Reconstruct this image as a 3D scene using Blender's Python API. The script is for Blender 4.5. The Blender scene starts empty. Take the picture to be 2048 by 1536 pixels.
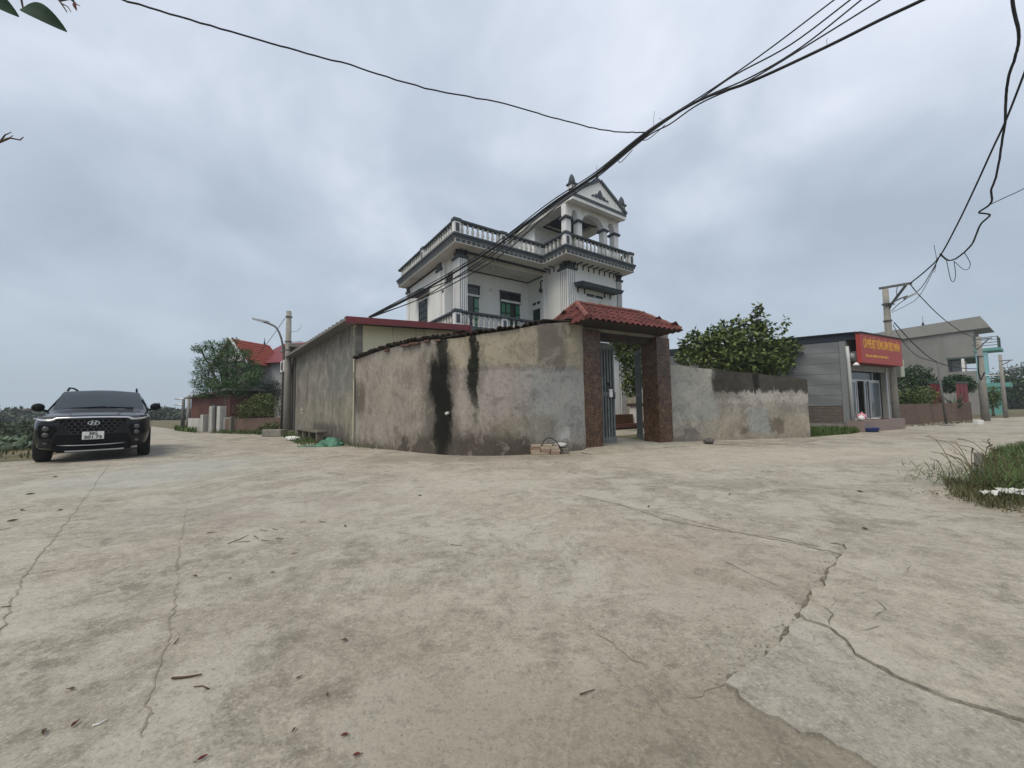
import bpy, bmesh, math, random
import numpy as np
from mathutils import Vector, Matrix
R = math.radians
random.seed(7); RNG = np.random.default_rng(7)
scene = bpy.context.scene
COL = scene.collection

# ------------------------------------------------------------------ camera
F, CX, CY, CAMH = 770.0, 1024.0, 768.0, 1.05
PITCH, ROLL = math.atan(48/770.0), 0.016
_fw = Vector((0, math.cos(PITCH), math.sin(PITCH)))
_u0 = Vector((0, -math.sin(PITCH), math.cos(PITCH))); _r0 = Vector((1, 0, 0))
_rt = _r0*math.cos(ROLL) - _u0*math.sin(ROLL); _up = _u0*math.cos(ROLL) + _r0*math.sin(ROLL)
cam_d = bpy.data.cameras.new('camera'); cam = bpy.data.objects.new('camera', cam_d); COL.objects.link(cam)
cam.matrix_world = Matrix(((_rt.x, _up.x, -_fw.x, 0), (_rt.y, _up.y, -_fw.y, 0), (_rt.z, _up.z, -_fw.z, CAMH), (0, 0, 0, 1)))
cam_d.sensor_fit = 'HORIZONTAL'; cam_d.sensor_width = 36.0; cam_d.lens = 36.0*F/2048.0
cam_d.clip_start = 0.05; cam_d.clip_end = 3000
scene.camera = cam
# survey helpers: sight line of a photo point -> place on the ground / at a distance
def sight(x, y): return _fw + _rt*((x-CX)/F) + _up*((CY-y)/F)
def G(x, y, z=0.0):
    d = sight(x, y); t = (z-CAMH)/d.z; p = d*t; return Vector((p.x, p.y, z))
def AT(x, y, Y):
    d = sight(x, y); p = d*(Y/d.y); return Vector((p.x, p.y, p.z+CAMH))

# ------------------------------------------------------------------ world, sun, exposure
SUN_EL, SUN_AZ = R(58), R(215)     # azimuth clockwise from +Y: behind the camera, to the left
w = bpy.data.worlds.new('World'); scene.world = w; w.use_nodes = True
nt = w.node_tree; nt.nodes.clear()
def wn(t): return nt.nodes.new(t)
out = wn('ShaderNodeOutputWorld'); bg = wn('ShaderNodeBackground'); nt.links.new(bg.outputs[0], out.inputs[0])
sky = wn('ShaderNodeTexSky'); sky.sky_type = 'NISHITA'; sky.sun_disc = False
sky.sun_elevation = SUN_EL; sky.sun_rotation = SUN_AZ; sky.dust_density = 3.0
tc = wn('ShaderNodeTexCoord'); sep = wn('ShaderNodeSeparateXYZ'); nt.links.new(tc.outputs['Generated'], sep.inputs[0])
def wm(op, a, b=None, c=None):
    n = wn('ShaderNodeMath'); n.operation = op
    for i, v in enumerate((a, b, c)):
        if v is None: continue
        if isinstance(v, (int, float)): n.inputs[i].default_value = v
        else: nt.links.new(v, n.inputs[i])
    return n.outputs[0]
zz = wm('ADD', wm('ABSOLUTE', sep.outputs[2]), 0.55)
comb = wn('ShaderNodeCombineXYZ')
nt.links.new(wm('DIVIDE', sep.outputs[0], zz), comb.inputs[0]); nt.links.new(wm('DIVIDE', sep.outputs[1], zz), comb.inputs[1])
def wnoise(scale, detail, rough, off, dist=0.0):
    mp = wn('ShaderNodeMapping'); mp.inputs['Location'].default_value = off; nt.links.new(comb.outputs[0], mp.inputs[0])
    n = wn('ShaderNodeTexNoise'); n.inputs['Scale'].default_value = scale; n.inputs['Detail'].default_value = detail
    n.inputs['Roughness'].default_value = rough; n.inputs['Distortion'].default_value = dist
    nt.links.new(mp.outputs[0], n.inputs['Vector']); return n.outputs['Fac']
cl = wm('ADD', wm('MULTIPLY', wnoise(1.0, 3, 0.45, (3.1, 1.7, 0), .3), 0.58), wm('MULTIPLY', wnoise(3.2, 5, 0.5, (7.4, 2.2, 4), .3), 0.42))
rp = wn('ShaderNodeValToRGB'); nt.links.new(cl, rp.inputs[0])
e = rp.color_ramp.elements
e[0].position = 0.39; e[0].color = (0.315, 0.368, 0.44, 1)
e[1].position = 0.63; e[1].color = (0.60, 0.64, 0.725, 1)
m = e.new(0.50); m.color = (0.405, 0.46, 0.54, 1)
# towards the horizon the cloud deck evens out
hz = wn('ShaderNodeMapRange'); hz.interpolation_type = 'SMOOTHSTEP'; nt.links.new(wm('ABSOLUTE', sep.outputs[2]), hz.inputs[0])
hz.inputs[1].default_value = 0.0; hz.inputs[2].default_value = 0.38
mx = wn('ShaderNodeMix'); mx.data_type = 'RGBA'; nt.links.new(hz.outputs[0], mx.inputs[0])
mx.inputs[6].default_value = (0.335, 0.40, 0.465, 1); nt.links.new(rp.outputs[0], mx.inputs[7])
sk = wn('ShaderNodeMix'); sk.data_type = 'RGBA'; sk.blend_type = 'MULTIPLY'; sk.inputs[0].default_value = 1.0
nt.links.new(sky.outputs[0], sk.inputs[6]); sk.inputs[7].default_value = (0.1, 0.1, 0.1, 1)
mx2 = wn('ShaderNodeMix'); mx2.data_type = 'RGBA'; mx2.inputs[0].default_value = 0.94
nt.links.new(sk.outputs[2], mx2.inputs[6]); nt.links.new(mx.outputs[2], mx2.inputs[7])
nt.links.new(mx2.outputs[2], bg.inputs[0]); bg.inputs[1].default_value = 1.0
sd = bpy.data.lights.new('sun', 'SUN'); sd.energy = 1.5; sd.angle = R(35); sd.color = (1.0, 0.90, 0.74)
so = bpy.data.objects.new('sun', sd); COL.objects.link(so)
_sdir = Vector((math.sin(SUN_AZ)*math.cos(SUN_EL), math.cos(SUN_AZ)*math.cos(SUN_EL), math.sin(SUN_EL)))
so.rotation_euler = _sdir.to_track_quat('Z', 'Y').to_euler()
so.location = _sdir*40
scene.view_settings.view_transform = 'Standard'; scene.view_settings.look = 'None'
scene.view_settings.gamma = 1.0; scene.view_settings.use_curve_mapping = False; scene.view_settings.exposure = 0.48

# ------------------------------------------------------------------ material helpers
class NT:
    def __init__(s, name):
        s.m = bpy.data.materials.new(name); s.m.use_nodes = True; s.t = s.m.node_tree; s.t.nodes.clear()
        s.o = s.n('ShaderNodeOutputMaterial'); s.b = s.n('ShaderNodeBsdfPrincipled'); s.l(s.b.outputs[0], s.o.inputs[0])
        s._tc = None
    def n(s, t): return s.t.nodes.new(t)
    def l(s, a, b): s.t.links.new(a, b)
    def put(s, sock, v):
        if isinstance(v, bpy.types.NodeSocket): s.l(v, sock)
        elif isinstance(v, (tuple, list)) and len(v) == 3 and sock.type == 'RGBA': sock.default_value = (*v, 1)
        else: sock.default_value = v
    def co(s, kind='Object'):
        if s._tc is None: s._tc = s.n('ShaderNodeTexCoord')
        return s._tc.outputs[kind]
    def map(s, v, scale=(1, 1, 1), loc=(0, 0, 0), rot=(0, 0, 0)):
        n = s.n('ShaderNodeMapping'); s.l(v, n.inputs[0]); n.inputs['Scale'].default_value = scale
        n.inputs['Location'].default_value = loc; n.inputs['Rotation'].default_value = rot; return n.outputs[0]
    def noise(s, v, scale, detail=4, rough=.55, dist=0.0, color=False):
        n = s.n('ShaderNodeTexNoise'); s.l(v, n.inputs['Vector']); n.inputs['Scale'].default_value = scale
        n.inputs['Detail'].default_value = detail; n.inputs['Roughness'].default_value = rough; n.inputs['Distortion'].default_value = dist
        return n.outputs['Color' if color else 'Fac']
    def vor(s, v, scale, feat='F1', out='Distance'):
        n = s.n('ShaderNodeTexVoronoi'); n.feature = feat; s.l(v, n.inputs['Vector']); n.inputs['Scale'].default_value = scale; return n.outputs[out]
    def math(s, op, a, b=None):
        n = s.n('ShaderNodeMath'); n.operation = op; s.put(n.inputs[0], a)
        if b is not None: s.put(n.inputs[1], b)
        return n.outputs[0]
    def mr(s, v, a, b, c=0.0, d=1.0, smooth=True):
        n = s.n('ShaderNodeMapRange'); n.interpolation_type = 'SMOOTHSTEP' if smooth else 'LINEAR'
        s.put(n.inputs[0], v); s.put(n.inputs[1], a); s.put(n.inputs[2], b); s.put(n.inputs[3], c); s.put(n.inputs[4], d); return n.outputs[0]
    def mix(s, f, a, b, blend='MIX'):
        n = s.n('ShaderNodeMix'); n.data_type = 'RGBA'; n.blend_type = blend
        s.put(n.inputs[0], f); s.put(n.inputs[6], a); s.put(n.inputs[7], b); return n.outputs[2]
    def ramp(s, f, stops):
        n = s.n('ShaderNodeValToRGB'); s.l(f, n.inputs[0]); e = n.color_ramp.elements
        e[0].position, e[0].color = stops[0][0], (*stops[0][1], 1); e[1].position, e[1].color = stops[-1][0], (*stops[-1][1], 1)
        for p, c in stops[1:-1]: k = e.new(p); k.color = (*c, 1)
        return n.outputs[0]
    def sepxyz(s, v):
        n = s.n('ShaderNodeSeparateXYZ'); s.l(v, n.inputs[0]); return n.outputs
    def bump(s, h, strength=.3, dist=.01):
        n = s.n('ShaderNodeBump'); s.l(h, n.inputs['Height']); n.inputs['Strength'].default_value = strength
        n.inputs['Distance'].default_value = dist; s.l(n.outputs[0], s.b.inputs['Normal'])
    def fin(s, col=None, rough=.8, metal=0.0, spec=.3):
        if col is not None: s.put(s.b.inputs['Base Color'], col)
        s.put(s.b.inputs['Roughness'], rough); s.put(s.b.inputs['Metallic'], metal)
        s.b.inputs['Specular IOR Level'].default_value = spec
        return s.m
    def box(s, U, V, u0, u1, v0, v1, su=.05, sv=.05):
        a = s.math('MULTIPLY', s.mr(U, u0-su, u0+su), s.mr(U, u1-su, u1+su, 1, 0))
        b = s.math('MULTIPLY', s.mr(V, v0-sv, v0+sv), s.mr(V, v1-sv, v1+sv, 1, 0))
        return s.math('MULTIPLY', a, b)
def rough_mat(name, c1, c2, scale=3.0, rough=.85, grime=None, gscale=.7, bump=.15, spec=.25, metal=0.0, fine=40, streak=(1, 1, .35), each=0.0):
    k = NT(name); v = k.co(); n = k.noise(v, scale, 5, .6, .3)
    col = k.mix(k.mr(n, .3, .7), c1, c2)
    if each:
        oi = k.n('ShaderNodeObjectInfo'); col = k.mix(k.mr(oi.outputs['Random'], 0, 1, 0, each, False), col, tuple(x*.45 for x in c1)); v = k.map(v); k.l(oi.outputs['Location'], v.node.inputs['Location'])
    if grime is not None:
        g = k.noise(k.map(v, streak), gscale, 6, .65, .5); col = k.mix(k.mr(g, .48, .72, 0, .75), col, grime)
    if bump: k.bump(k.noise(v, fine, 4, .6), bump, .01)
    return k.fin(col, rough, metal, spec)
def plain(name, c, rough=.6, metal=0.0, spec=.3, var=.12, scale=8.0):
    k = NT(name); n = k.noise(k.co(), scale, 4, .6)
    col = k.mix(n, tuple(x*(1-var) for x in c), tuple(min(1, x*(1+var)) for x in c)); return k.fin(col, rough, metal, spec)
def leaf_mat(name, dark, light, rough=.55, trans=.0):
    k = NT(name); g = k.n('ShaderNodeNewGeometry')
    col = k.mix(g.outputs['Random Per Island'], dark, light)
    n = k.noise(k.co(), .9, 3); col = k.mix(k.mr(n, .35, .7, 0, .5), col, light)
    k.fin(col, rough, 0, .35); return k.m

# ------------------------------------------------------------------ mesh helpers
class MB:
    def __init__(s): s.v = []; s.f = []; s.uv = None
    def add(s, vs, fs):
        o = len(s.v); s.v += [tuple(v) for v in vs]; s.f += [tuple(i+o for i in f) for f in fs]; return s
    def box(s, x0, x1, y0, y1, z0, z1):
        return s.add([(x0, y0, z0), (x1, y0, z0), (x1, y1, z0), (x0, y1, z0), (x0, y0, z1), (x1, y0, z1), (x1, y1, z1), (x0, y1, z1)],
                     [(0, 3, 2, 1), (4, 5, 6, 7), (0, 1, 5, 4), (1, 2, 6, 5), (2, 3, 7, 6), (3, 0, 4, 7)])
    def bbox(s, x0, x1, y0, y1, z0, z1, b=.01):
        # box with chamfered edges
        bm = bmesh.new(); bmesh.ops.create_cube(bm, size=1)
        for v in bm.verts: v.co = Vector(((x0+x1)/2+v.co.x*(x1-x0), (y0+y1)/2+v.co.y*(y1-y0), (z0+z1)/2+v.co.z*(z1-z0)))
        bmesh.ops.bevel(bm, geom=bm.edges[:], offset=b, segments=1, affect='EDGES')
        bm.verts.index_update(); s.add([v.co[:] for v in bm.verts], [[v.index for v in f.verts] for f in bm.faces]); bm.free(); return s
    def prism(s, poly, z0, z1):   # poly CCW xy list
        n = len(poly)
        return s.add([(p[0], p[1], z0) for p in poly]+[(p[0], p[1], z1) for p in poly],
                     [tuple(range(n-1, -1, -1)), tuple(range(n, 2*n))]+[(i, (i+1) % n, n+(i+1) % n, n+i) for i in range(n)])
    def extr(s, poly, d):   # 3d polygon swept by vector d
        n = len(poly); d = Vector(d)
        return s.add([tuple(Vector(p)) for p in poly]+[tuple(Vector(p)+d) for p in poly],
                     [tuple(range(n-1, -1, -1)), tuple(range(n, 2*n))]+[(i, (i+1) % n, n+(i+1) % n, n+i) for i in range(n)])
    def tube(s, pts, r, n=6, cap=True):
        pts = [Vector(p) for p in pts]; m = len(pts); rs = r if isinstance(r, (list, tuple)) else [r]*m
        vs = []; prev = None
        for i, p in enumerate(pts):
            t = (pts[min(i+1, m-1)]-pts[max(i-1, 0)])
            if t.length < 1e-9: t = Vector((0, 0, 1))
            t.normalize()
            if prev is None: a = t.orthogonal().normalized()
            else:
                a = prev - t*prev.dot(t)
                a = a.normalized() if a.length > 1e-6 else t.orthogonal().normalized()
            prev = a; b = t.cross(a)
            for k in range(n):
                an = 2*math.pi*k/n; vs.append(p+(a*math.cos(an)+b*math.sin(an))*rs[i])
        fs = [(i*n+k, i*n+(k+1) % n, (i+1)*n+(k+1) % n, (i+1)*n+k) for i in range(m-1) for k in range(n)]
        if cap: fs += [tuple(range(n-1, -1, -1)), tuple((m-1)*n+k for k in range(n))]
        return s.add(vs, fs)
    def lathe(s, prof, n=10, c=(0, 0, 0), sx=1, sy=1, flat=0):
        vs = []
        for r, z in prof:
            for k in range(n):
                an = 2*math.pi*(k+.5)/n; vs.append((c[0]+r*math.cos(an)*sx, c[1]+r*math.sin(an)*sy, c[2]+z))
        m = len(prof)
        fs = [(i*n+k, i*n+(k+1) % n, (i+1)*n+(k+1) % n, (i+1)*n+k) for i in range(m-1) for k in range(n)]
        fs += [tuple(range(n-1, -1, -1)), tuple((m-1)*n+k for k in range(n))]
        return s.add(vs, fs)
    def mesh(s, name):
        me = bpy.data.meshes.new(name); me.from_pydata([tuple(v) for v in s.v], [], s.f); me.update(); return me
    def build(s, name, mat, parent=None, smooth=False, loc=None):
        return link(name, s.mesh(name), mat, parent, smooth, loc)
def link(name, me, mat, parent=None, smooth=False, loc=None, rz=0):
    o = bpy.data.objects.new(name, me); COL.objects.link(o)
    if mat is not None and not me.materials: me.materials.append(mat)
    if parent is not None: o.parent = parent
    if loc is not None: o.location = loc
    if rz: o.rotation_euler.z = rz
    if smooth:
        me.polygons.foreach_set('use_smooth', [True]*len(me.polygons))
    return o
def tag(o, label=None, cat=None, group=None, kind=None):
    if label: o['label'] = label
    if cat: o['category'] = cat
    if group: o['group'] = group
    if kind: o['kind'] = kind
    return o
def empty(name, loc=(0, 0, 0), rz=0.0, label=None, cat=None, group=None):
    o = bpy.data.objects.new(name, None); COL.objects.link(o); o.location = loc; o.rotation_euler.z = rz
    o.empty_display_size = .2
    return tag(o, label, cat, group)
def np_mesh(name, verts, quads):
    me = bpy.data.meshes.new(name); nv, nq = len(verts), len(quads)
    k = quads.shape[1]
    me.vertices.add(nv); me.vertices.foreach_set('co', np.asarray(verts, np.float32).ravel())
    me.loops.add(nq*k); me.loops.foreach_set('vertex_index', np.asarray(quads, np.int32).ravel())
    me.polygons.add(nq); me.polygons.foreach_set('loop_start', np.arange(0, nq*k, k, dtype=np.int32))
    me.polygons.foreach_set('loop_total', np.full(nq, k, np.int32)); me.update(calc_edges=True); return me
def leaves(name, centers, dirs, length, width, droop=.25, jitter=.6):
    """leaf blades: folded 6-vertex leaves around centres, dirs = growth direction"""
    n = len(centers); d = dirs + RNG.normal(0, jitter, (n, 3)); d /= np.linalg.norm(d, axis=1)[:, None]+1e-9
    up = np.tile([0, 0, 1.], (n, 1))+RNG.normal(0, .5, (n, 3))
    s = np.cross(d, up); s /= np.linalg.norm(s, axis=1)[:, None]+1e-9
    nn = np.cross(s, d)
    L = length*RNG.uniform(.65, 1.25, n)[:, None]; Wd = width*RNG.uniform(.7, 1.2, n)[:, None]
    base = centers; tip = centers+d*L-nn*L*droop; mid = centers+d*L*.5+nn*L*.06
    l1 = mid+s*Wd*.5-nn*Wd*.15; r1 = mid-s*Wd*.5-nn*Wd*.15
    V = np.stack([base, l1, tip, r1], 1).reshape(-1, 3)
    Q = np.arange(n*4).reshape(-1, 4)
    return np_mesh(name, V, Q)
def crown_points(blobs, n, shell=.55):
    """points spread through ellipsoid clumps (cx,cy,cz,rx,ry,rz)"""
    b = np.array(blobs, float); vol = (b[:, 3]*b[:, 4]*b[:, 5])**.8; pick = RNG.choice(len(b), n, p=vol/vol.sum())
    d = RNG.normal(size=(n, 3)); d /= np.linalg.norm(d, axis=1)[:, None]
    r = shell+(1-shell)*RNG.random(n)**.6; r = np.where(RNG.random(n) < .3, RNG.random(n)**.5, r)
    r = r*(1+.12*RNG.normal(size=n))
    return b[pick, :3]+d*r[:, None]*b[pick, 3:6], d
def cat_rom(pts, n):
    P = [np.array(p, float) for p in pts]; P = [2*P[0]-P[1]]+P+[2*P[-1]-P[-2]]; o = []
    for i in range(1, len(P)-2):
        for k in range(n):
            t = k/n; a, b, c, d = P[i-1], P[i], P[i+1], P[i+2]
            o.append(.5*((2*b)+(-a+c)*t+(2*a-5*b+4*c-d)*t*t+(-a+3*b-3*c+d)*t**3))
    o.append(P[-2]); return o
def text_part(name, body, size, mat, parent, mtx, width=None, align='CENTER', depth=.004, bold=0.0):
    c = bpy.data.curves.new(name, 'FONT'); c.body = body; c.size = size; c.align_x = align; c.align_y = 'CENTER'; c.extrude = depth; c.offset = bold
    t = bpy.data.objects.new(name+'_tmp', c); COL.objects.link(t)
    bpy.context.view_layer.update()
    dg = bpy.context.evaluated_depsgraph_get(); me = bpy.data.meshes.new_from_object(t.evaluated_get(dg))
    bpy.data.objects.remove(t); bpy.data.curves.remove(c)
    xs = [v.co.x for v in me.vertices]
    if width and xs:
        k = width/(max(xs)-min(xs))
        for v in me.vertices: v.co.x *= k
    me.materials.clear(); me.materials.append(mat)
    o = bpy.data.objects.new(name, me); COL.objects.link(o)
    if parent is not None: o.parent = parent
    o.matrix_local = mtx; return o

# ================================================================== THE SETTING
# ---- ground materials
def concrete(name, ca, cb, cc, light, warm, slab=False):
    k = NT(name); v = k.co()
    big = k.noise(v, .35, 4, .6, .6); mid = k.noise(k.map(v, (1, 1, 1), (5, 3, 0)), 1.5, 9, .72, .5); sm = k.noise(v, 9, 8, .78, .2)
    fine = k.noise(v, 75, 5, .75); grit = k.noise(k.map(v, (1, 1, 1), (3, 6, 1)), 26, 9, .82, .2)
    col = k.ramp(big, [(.30, cb), (.5, ca), (.70, cc)])
    col = k.mix(k.mr(mid, .47, .58, 0, .85), col, light)
    crust = k.noise(k.map(v, (1, 1, 1), (9, 1, 2)), 4.2, 10, .76, .35); col = k.mix(k.math('MULTIPLY', k.mr(crust, .515, .555), k.mr(mid, .40, .56, .75, .1)), col, tuple(x*.72 for x in cb))
    col = k.mix(k.mr(k.noise(k.map(v, (1, 1, 1), (1, 7, 2)), .8, 5, .6, .5), .54, .70, 0, .5), col, warm)
    col = k.mix(k.math('MULTIPLY', k.mr(sm, .52, .57), k.mr(big, .35, .6, .25, .55)), col, tuple(min(1, x*1.12) for x in light))
    col = k.mix(k.mr(sm, .37, .46, .50, 0), col, tuple(x*.58 for x in cb))
    col = k.mix(k.math('MULTIPLY', k.mr(grit, .52, .58, 0, .42), k.mr(mid, .40, .60, 1, .25)), col, tuple(x*.52 for x in ca)); col = k.mix(k.math('MULTIPLY', k.mr(grit, .42, .48, .34, 0), k.mr(big, .4, .6, .2, 1)), col, tuple(min(1, x*1.25) for x in light))
    col = k.mix(k.mr(fine, .55, .63, 0, .5), col, tuple(x*.42 for x in ca))
    col = k.mix(k.mr(fine, .36, .44, .5, 0), col, tuple(min(1, x*1.3) for x in light))
    xyz = k.sepxyz(v)
    if not slab:
        # worn darker, mossy concrete where the crossing drains, and paler dry patches (wear with its own outline)
        wx = k.math('ADD', xyz[0], k.math('MULTIPLY', k.math('SUBTRACT', k.noise(v, 1.3, 5, .65), .5), 1.1))
        wy = k.math('ADD', xyz[1], k.math('MULTIPLY', k.math('SUBTRACT', k.noise(k.map(v, (1, 1, 1), (4, 8, 1)), 1.3, 5, .65), .5), 1.1))
        def blot(x0, x1, y0, y1, s, f, c):
            nonlocal col
            mk = k.box(wx, wy, x0, x1, y0, y1, s, s); mk = k.math('MULTIPLY', mk, k.mr(sm, .25, .6, f*.45, f)); col = k.mix(mk, col, c)
        blot(-.55, 1.0, .6, 1.55, .3, .42, (.18, .155, .105))
        blot(-.9, .35, 1.4, 2.3, .35, .22, (.28, .215, .155))
        blot(.6, 1.9, 2.0, 3.0, .3, .28, (.30, .235, .18))
        blot(-4.2, -1.2, 3.6, 5.2, .7, .25, (.40, .36, .34))
        blot(-7.4, -5.0, 5.4, 8.8, .8, .55, (.40, .41, .38))
        blot(-1.9, .6, 4.2, 6.8, .8, .35, (.47, .43, .36))
        blot(1.5, 12, 6.6, 9.4, .9, .45, (.47, .43, .35))
        blot(-3.2, 1.6, 7.8, 8.9, .35, .55, (.22, .19, .14))
    k.bump(k.math('ADD', k.math('MULTIPLY', sm, 1.0), k.math('ADD', k.math('MULTIPLY', fine, .45), k.math('MULTIPLY', crust, 1.0))), .7, .014)
    return k.fin(col, .88, 0, .25)
M = {}
M['road'] = concrete('road_concrete', (.350, .315, .256), (.275, .246, .197), (.39, .354, .292), (.445, .408, .342), (.352, .298, .236))
M['slab'] = concrete('slab_concrete', (.392, .352, .287), (.335, .30, .243), (.425, .384, .316), (.45, .41, .342), (.40, .35, .28), True)
M['slab2'] = concrete('slab_concrete_grey', (.366, .336, .282), (.31, .282, .235), (.40, .368, .31), (.43, .396, .335), (.37, .33, .268), True)
M['ramp'] = concrete('ramp_concrete', (.36, .33, .265), (.28, .255, .20), (.41, .38, .31), (.43, .40, .33), (.36, .32, .25), True)
M['dirt'] = rough_mat('crack_dirt', (.11, .097, .072), (.20, .175, .135), 14, .95, None, bump=.4)
M['seam'] = rough_mat('joint_dirt', (.235, .208, .16), (.30, .268, .21), 9, .95, None, bump=.4)
M['earth'] = rough_mat('field_earth', (.10, .095, .05), (.19, .16, .095), .8, .95, (.07, .085, .03), .25, .3)
M['verge'] = rough_mat('verge_earth', (.20, .175, .13), (.30, .265, .20), 5, .95, (.12, .10, .065), 1.6, .4)

gr = MB().add([(-2000, -600, 0), (2000, -600, 0), (2000, 2500, 0), (-2000, 2500, 0)], [(0, 1, 2, 3)]).build('ground', M['earth']); tag(gr, kind='structure')
def sheet(name, poly, z, mat, parent=None):
    bm = bmesh.new(); vs = [bm.verts.new((p[0], p[1], z if len(p) < 3 else p[2])) for p in poly]
    es = [bm.edges.new((vs[i], vs[(i+1) % len(vs)])) for i in range(len(vs))]
    bmesh.ops.triangle_fill(bm, use_beauty=True, edges=es)
    bmesh.ops.recalc_face_normals(bm, faces=bm.faces)
    if bm.faces and sum(f.normal.z for f in bm.faces) < 0: bmesh.ops.reverse_faces(bm, faces=bm.faces)
    me = bpy.data.meshes.new(name); bm.to_mesh(me); bm.free(); return link(name, me, mat, parent)
road = sheet('road', [(-11.25, 9.2), (-15.3, 14.0), (-22, 20.5), (-33, 29), (-63, 50), (-60, 54), (-31, 33), (-18.3, 22.0), (-14.6, 19.5), (-10.5, 18.6), (-4.0, 11.6),
                      (-2, 10.0), (4.6, 11.6), (9.4, 12.2), (12.0, 14.4), (16.7, 17.2), (26, 22.0), (60, 34), (60, 24), (60, -12), (-18, -12), (-17, 3.0), (-11.7, 8.75)], .004, M['road'])
tag(road, kind='structure')

# ---- broken slabs at the right of the crossing (raised a little, jagged edge)
def jag(pts, n=7, amp=.018, seed=3):
    rr = random.Random(seed); o = []
    for i in range(len(pts)-1):
        a, b = Vector(pts[i]), Vector(pts[i+1]); d = b-a; nrm = Vector((-d.y, d.x, 0)); nrm.normalize()
        m = max(2, int(n*min(1.6, d.length/.35)))
        for k in range(m):
            t = k/m; o.append(a+d*t+nrm*rr.uniform(-amp, amp)*(1 if k else .3)+d.normalized()*rr.uniform(-amp, amp)*.4)
    o.append(Vector(pts[-1])); return o
def slab(name, outline, sunk, H, mat):
    """outline: ground points; sunk: set of indices whose edge dives under the road sheet"""
    bm = bmesh.new(); top = [bm.verts.new((p.x, p.y, -.012 if sunk(p) else (H(p) if callable(H) else H))) for p in outline]; bot = [bm.verts.new((p.x, p.y, -.02)) for p in outline]
    n = len(top); es = [bm.edges.new((top[i], top[(i+1) % n])) for i in range(n)]
    bmesh.ops.triangle_fill(bm, use_beauty=True, edges=es)
    for i in range(n): bm.faces.new((top[i], top[(i+1) % n], bot[(i+1) % n], bot[i]))
    bmesh.ops.recalc_face_normals(bm, faces=bm.faces)
    me = bpy.data.meshes.new(name); bm.to_mesh(me); bm.free()
    o = link(name, me, mat); tag(o, kind='structure'); return o
edge_up = jag([G(*p) for p in ((1856, 1052), (1760, 1072), (1695, 1092))], 6, .012, 1)[:-1] + jag([G(*p) for p in ((1695, 1092), (1690, 1108), (1672, 1130), (1655, 1158), (1652, 1180), (1622, 1186), (1618, 1210), (1600, 1236), (1610, 1244))], 6, .014, 2)
crackline = jag([G(*p) for p in ((1612, 1246), (1660, 1262), (1690, 1285), (1712, 1316), (1790, 1360), (1900, 1408), (2048, 1452), (2200, 1500))], 6, .006, 5)
right_far = [G(2200, 1500)+Vector((3, -.6, 0)), Vector((7.5, 1.6, 0)), Vector((5.2, 2.95, 0)), Vector((4.55, 3.5, 0))]
up_out = edge_up + crackline + right_far
slab('road_slab', up_out, lambda p: p.x > 3.6 and p.y > 2.6, .022, M['slab'])
low_edge = jag([G(*p) for p in ((1606, 1250), (1580, 1262), (1555, 1300), (1530, 1325), (1490, 1345), (1450, 1372))], 6, .012, 8)
low_out = [p+Vector((-.012, -.012, 0)) for p in crackline] + [G(2300, 1536)+Vector((1.5, -.8, 0)), Vector((1.5, .2, 0))] + jag([G(*p) for p in ((1900, 1620), (1760, 1545), (1680, 1502), (1600, 1470), (1530, 1436), (1478, 1402), (1450, 1374))], 8, .03, 14) + list(reversed(low_edge))[1:]
slab('road_slab', low_out, lambda p: False, lambda p: .005 + .013*max(0, min(1, (p.y-1.02)/.30)), M['slab2'])
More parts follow.
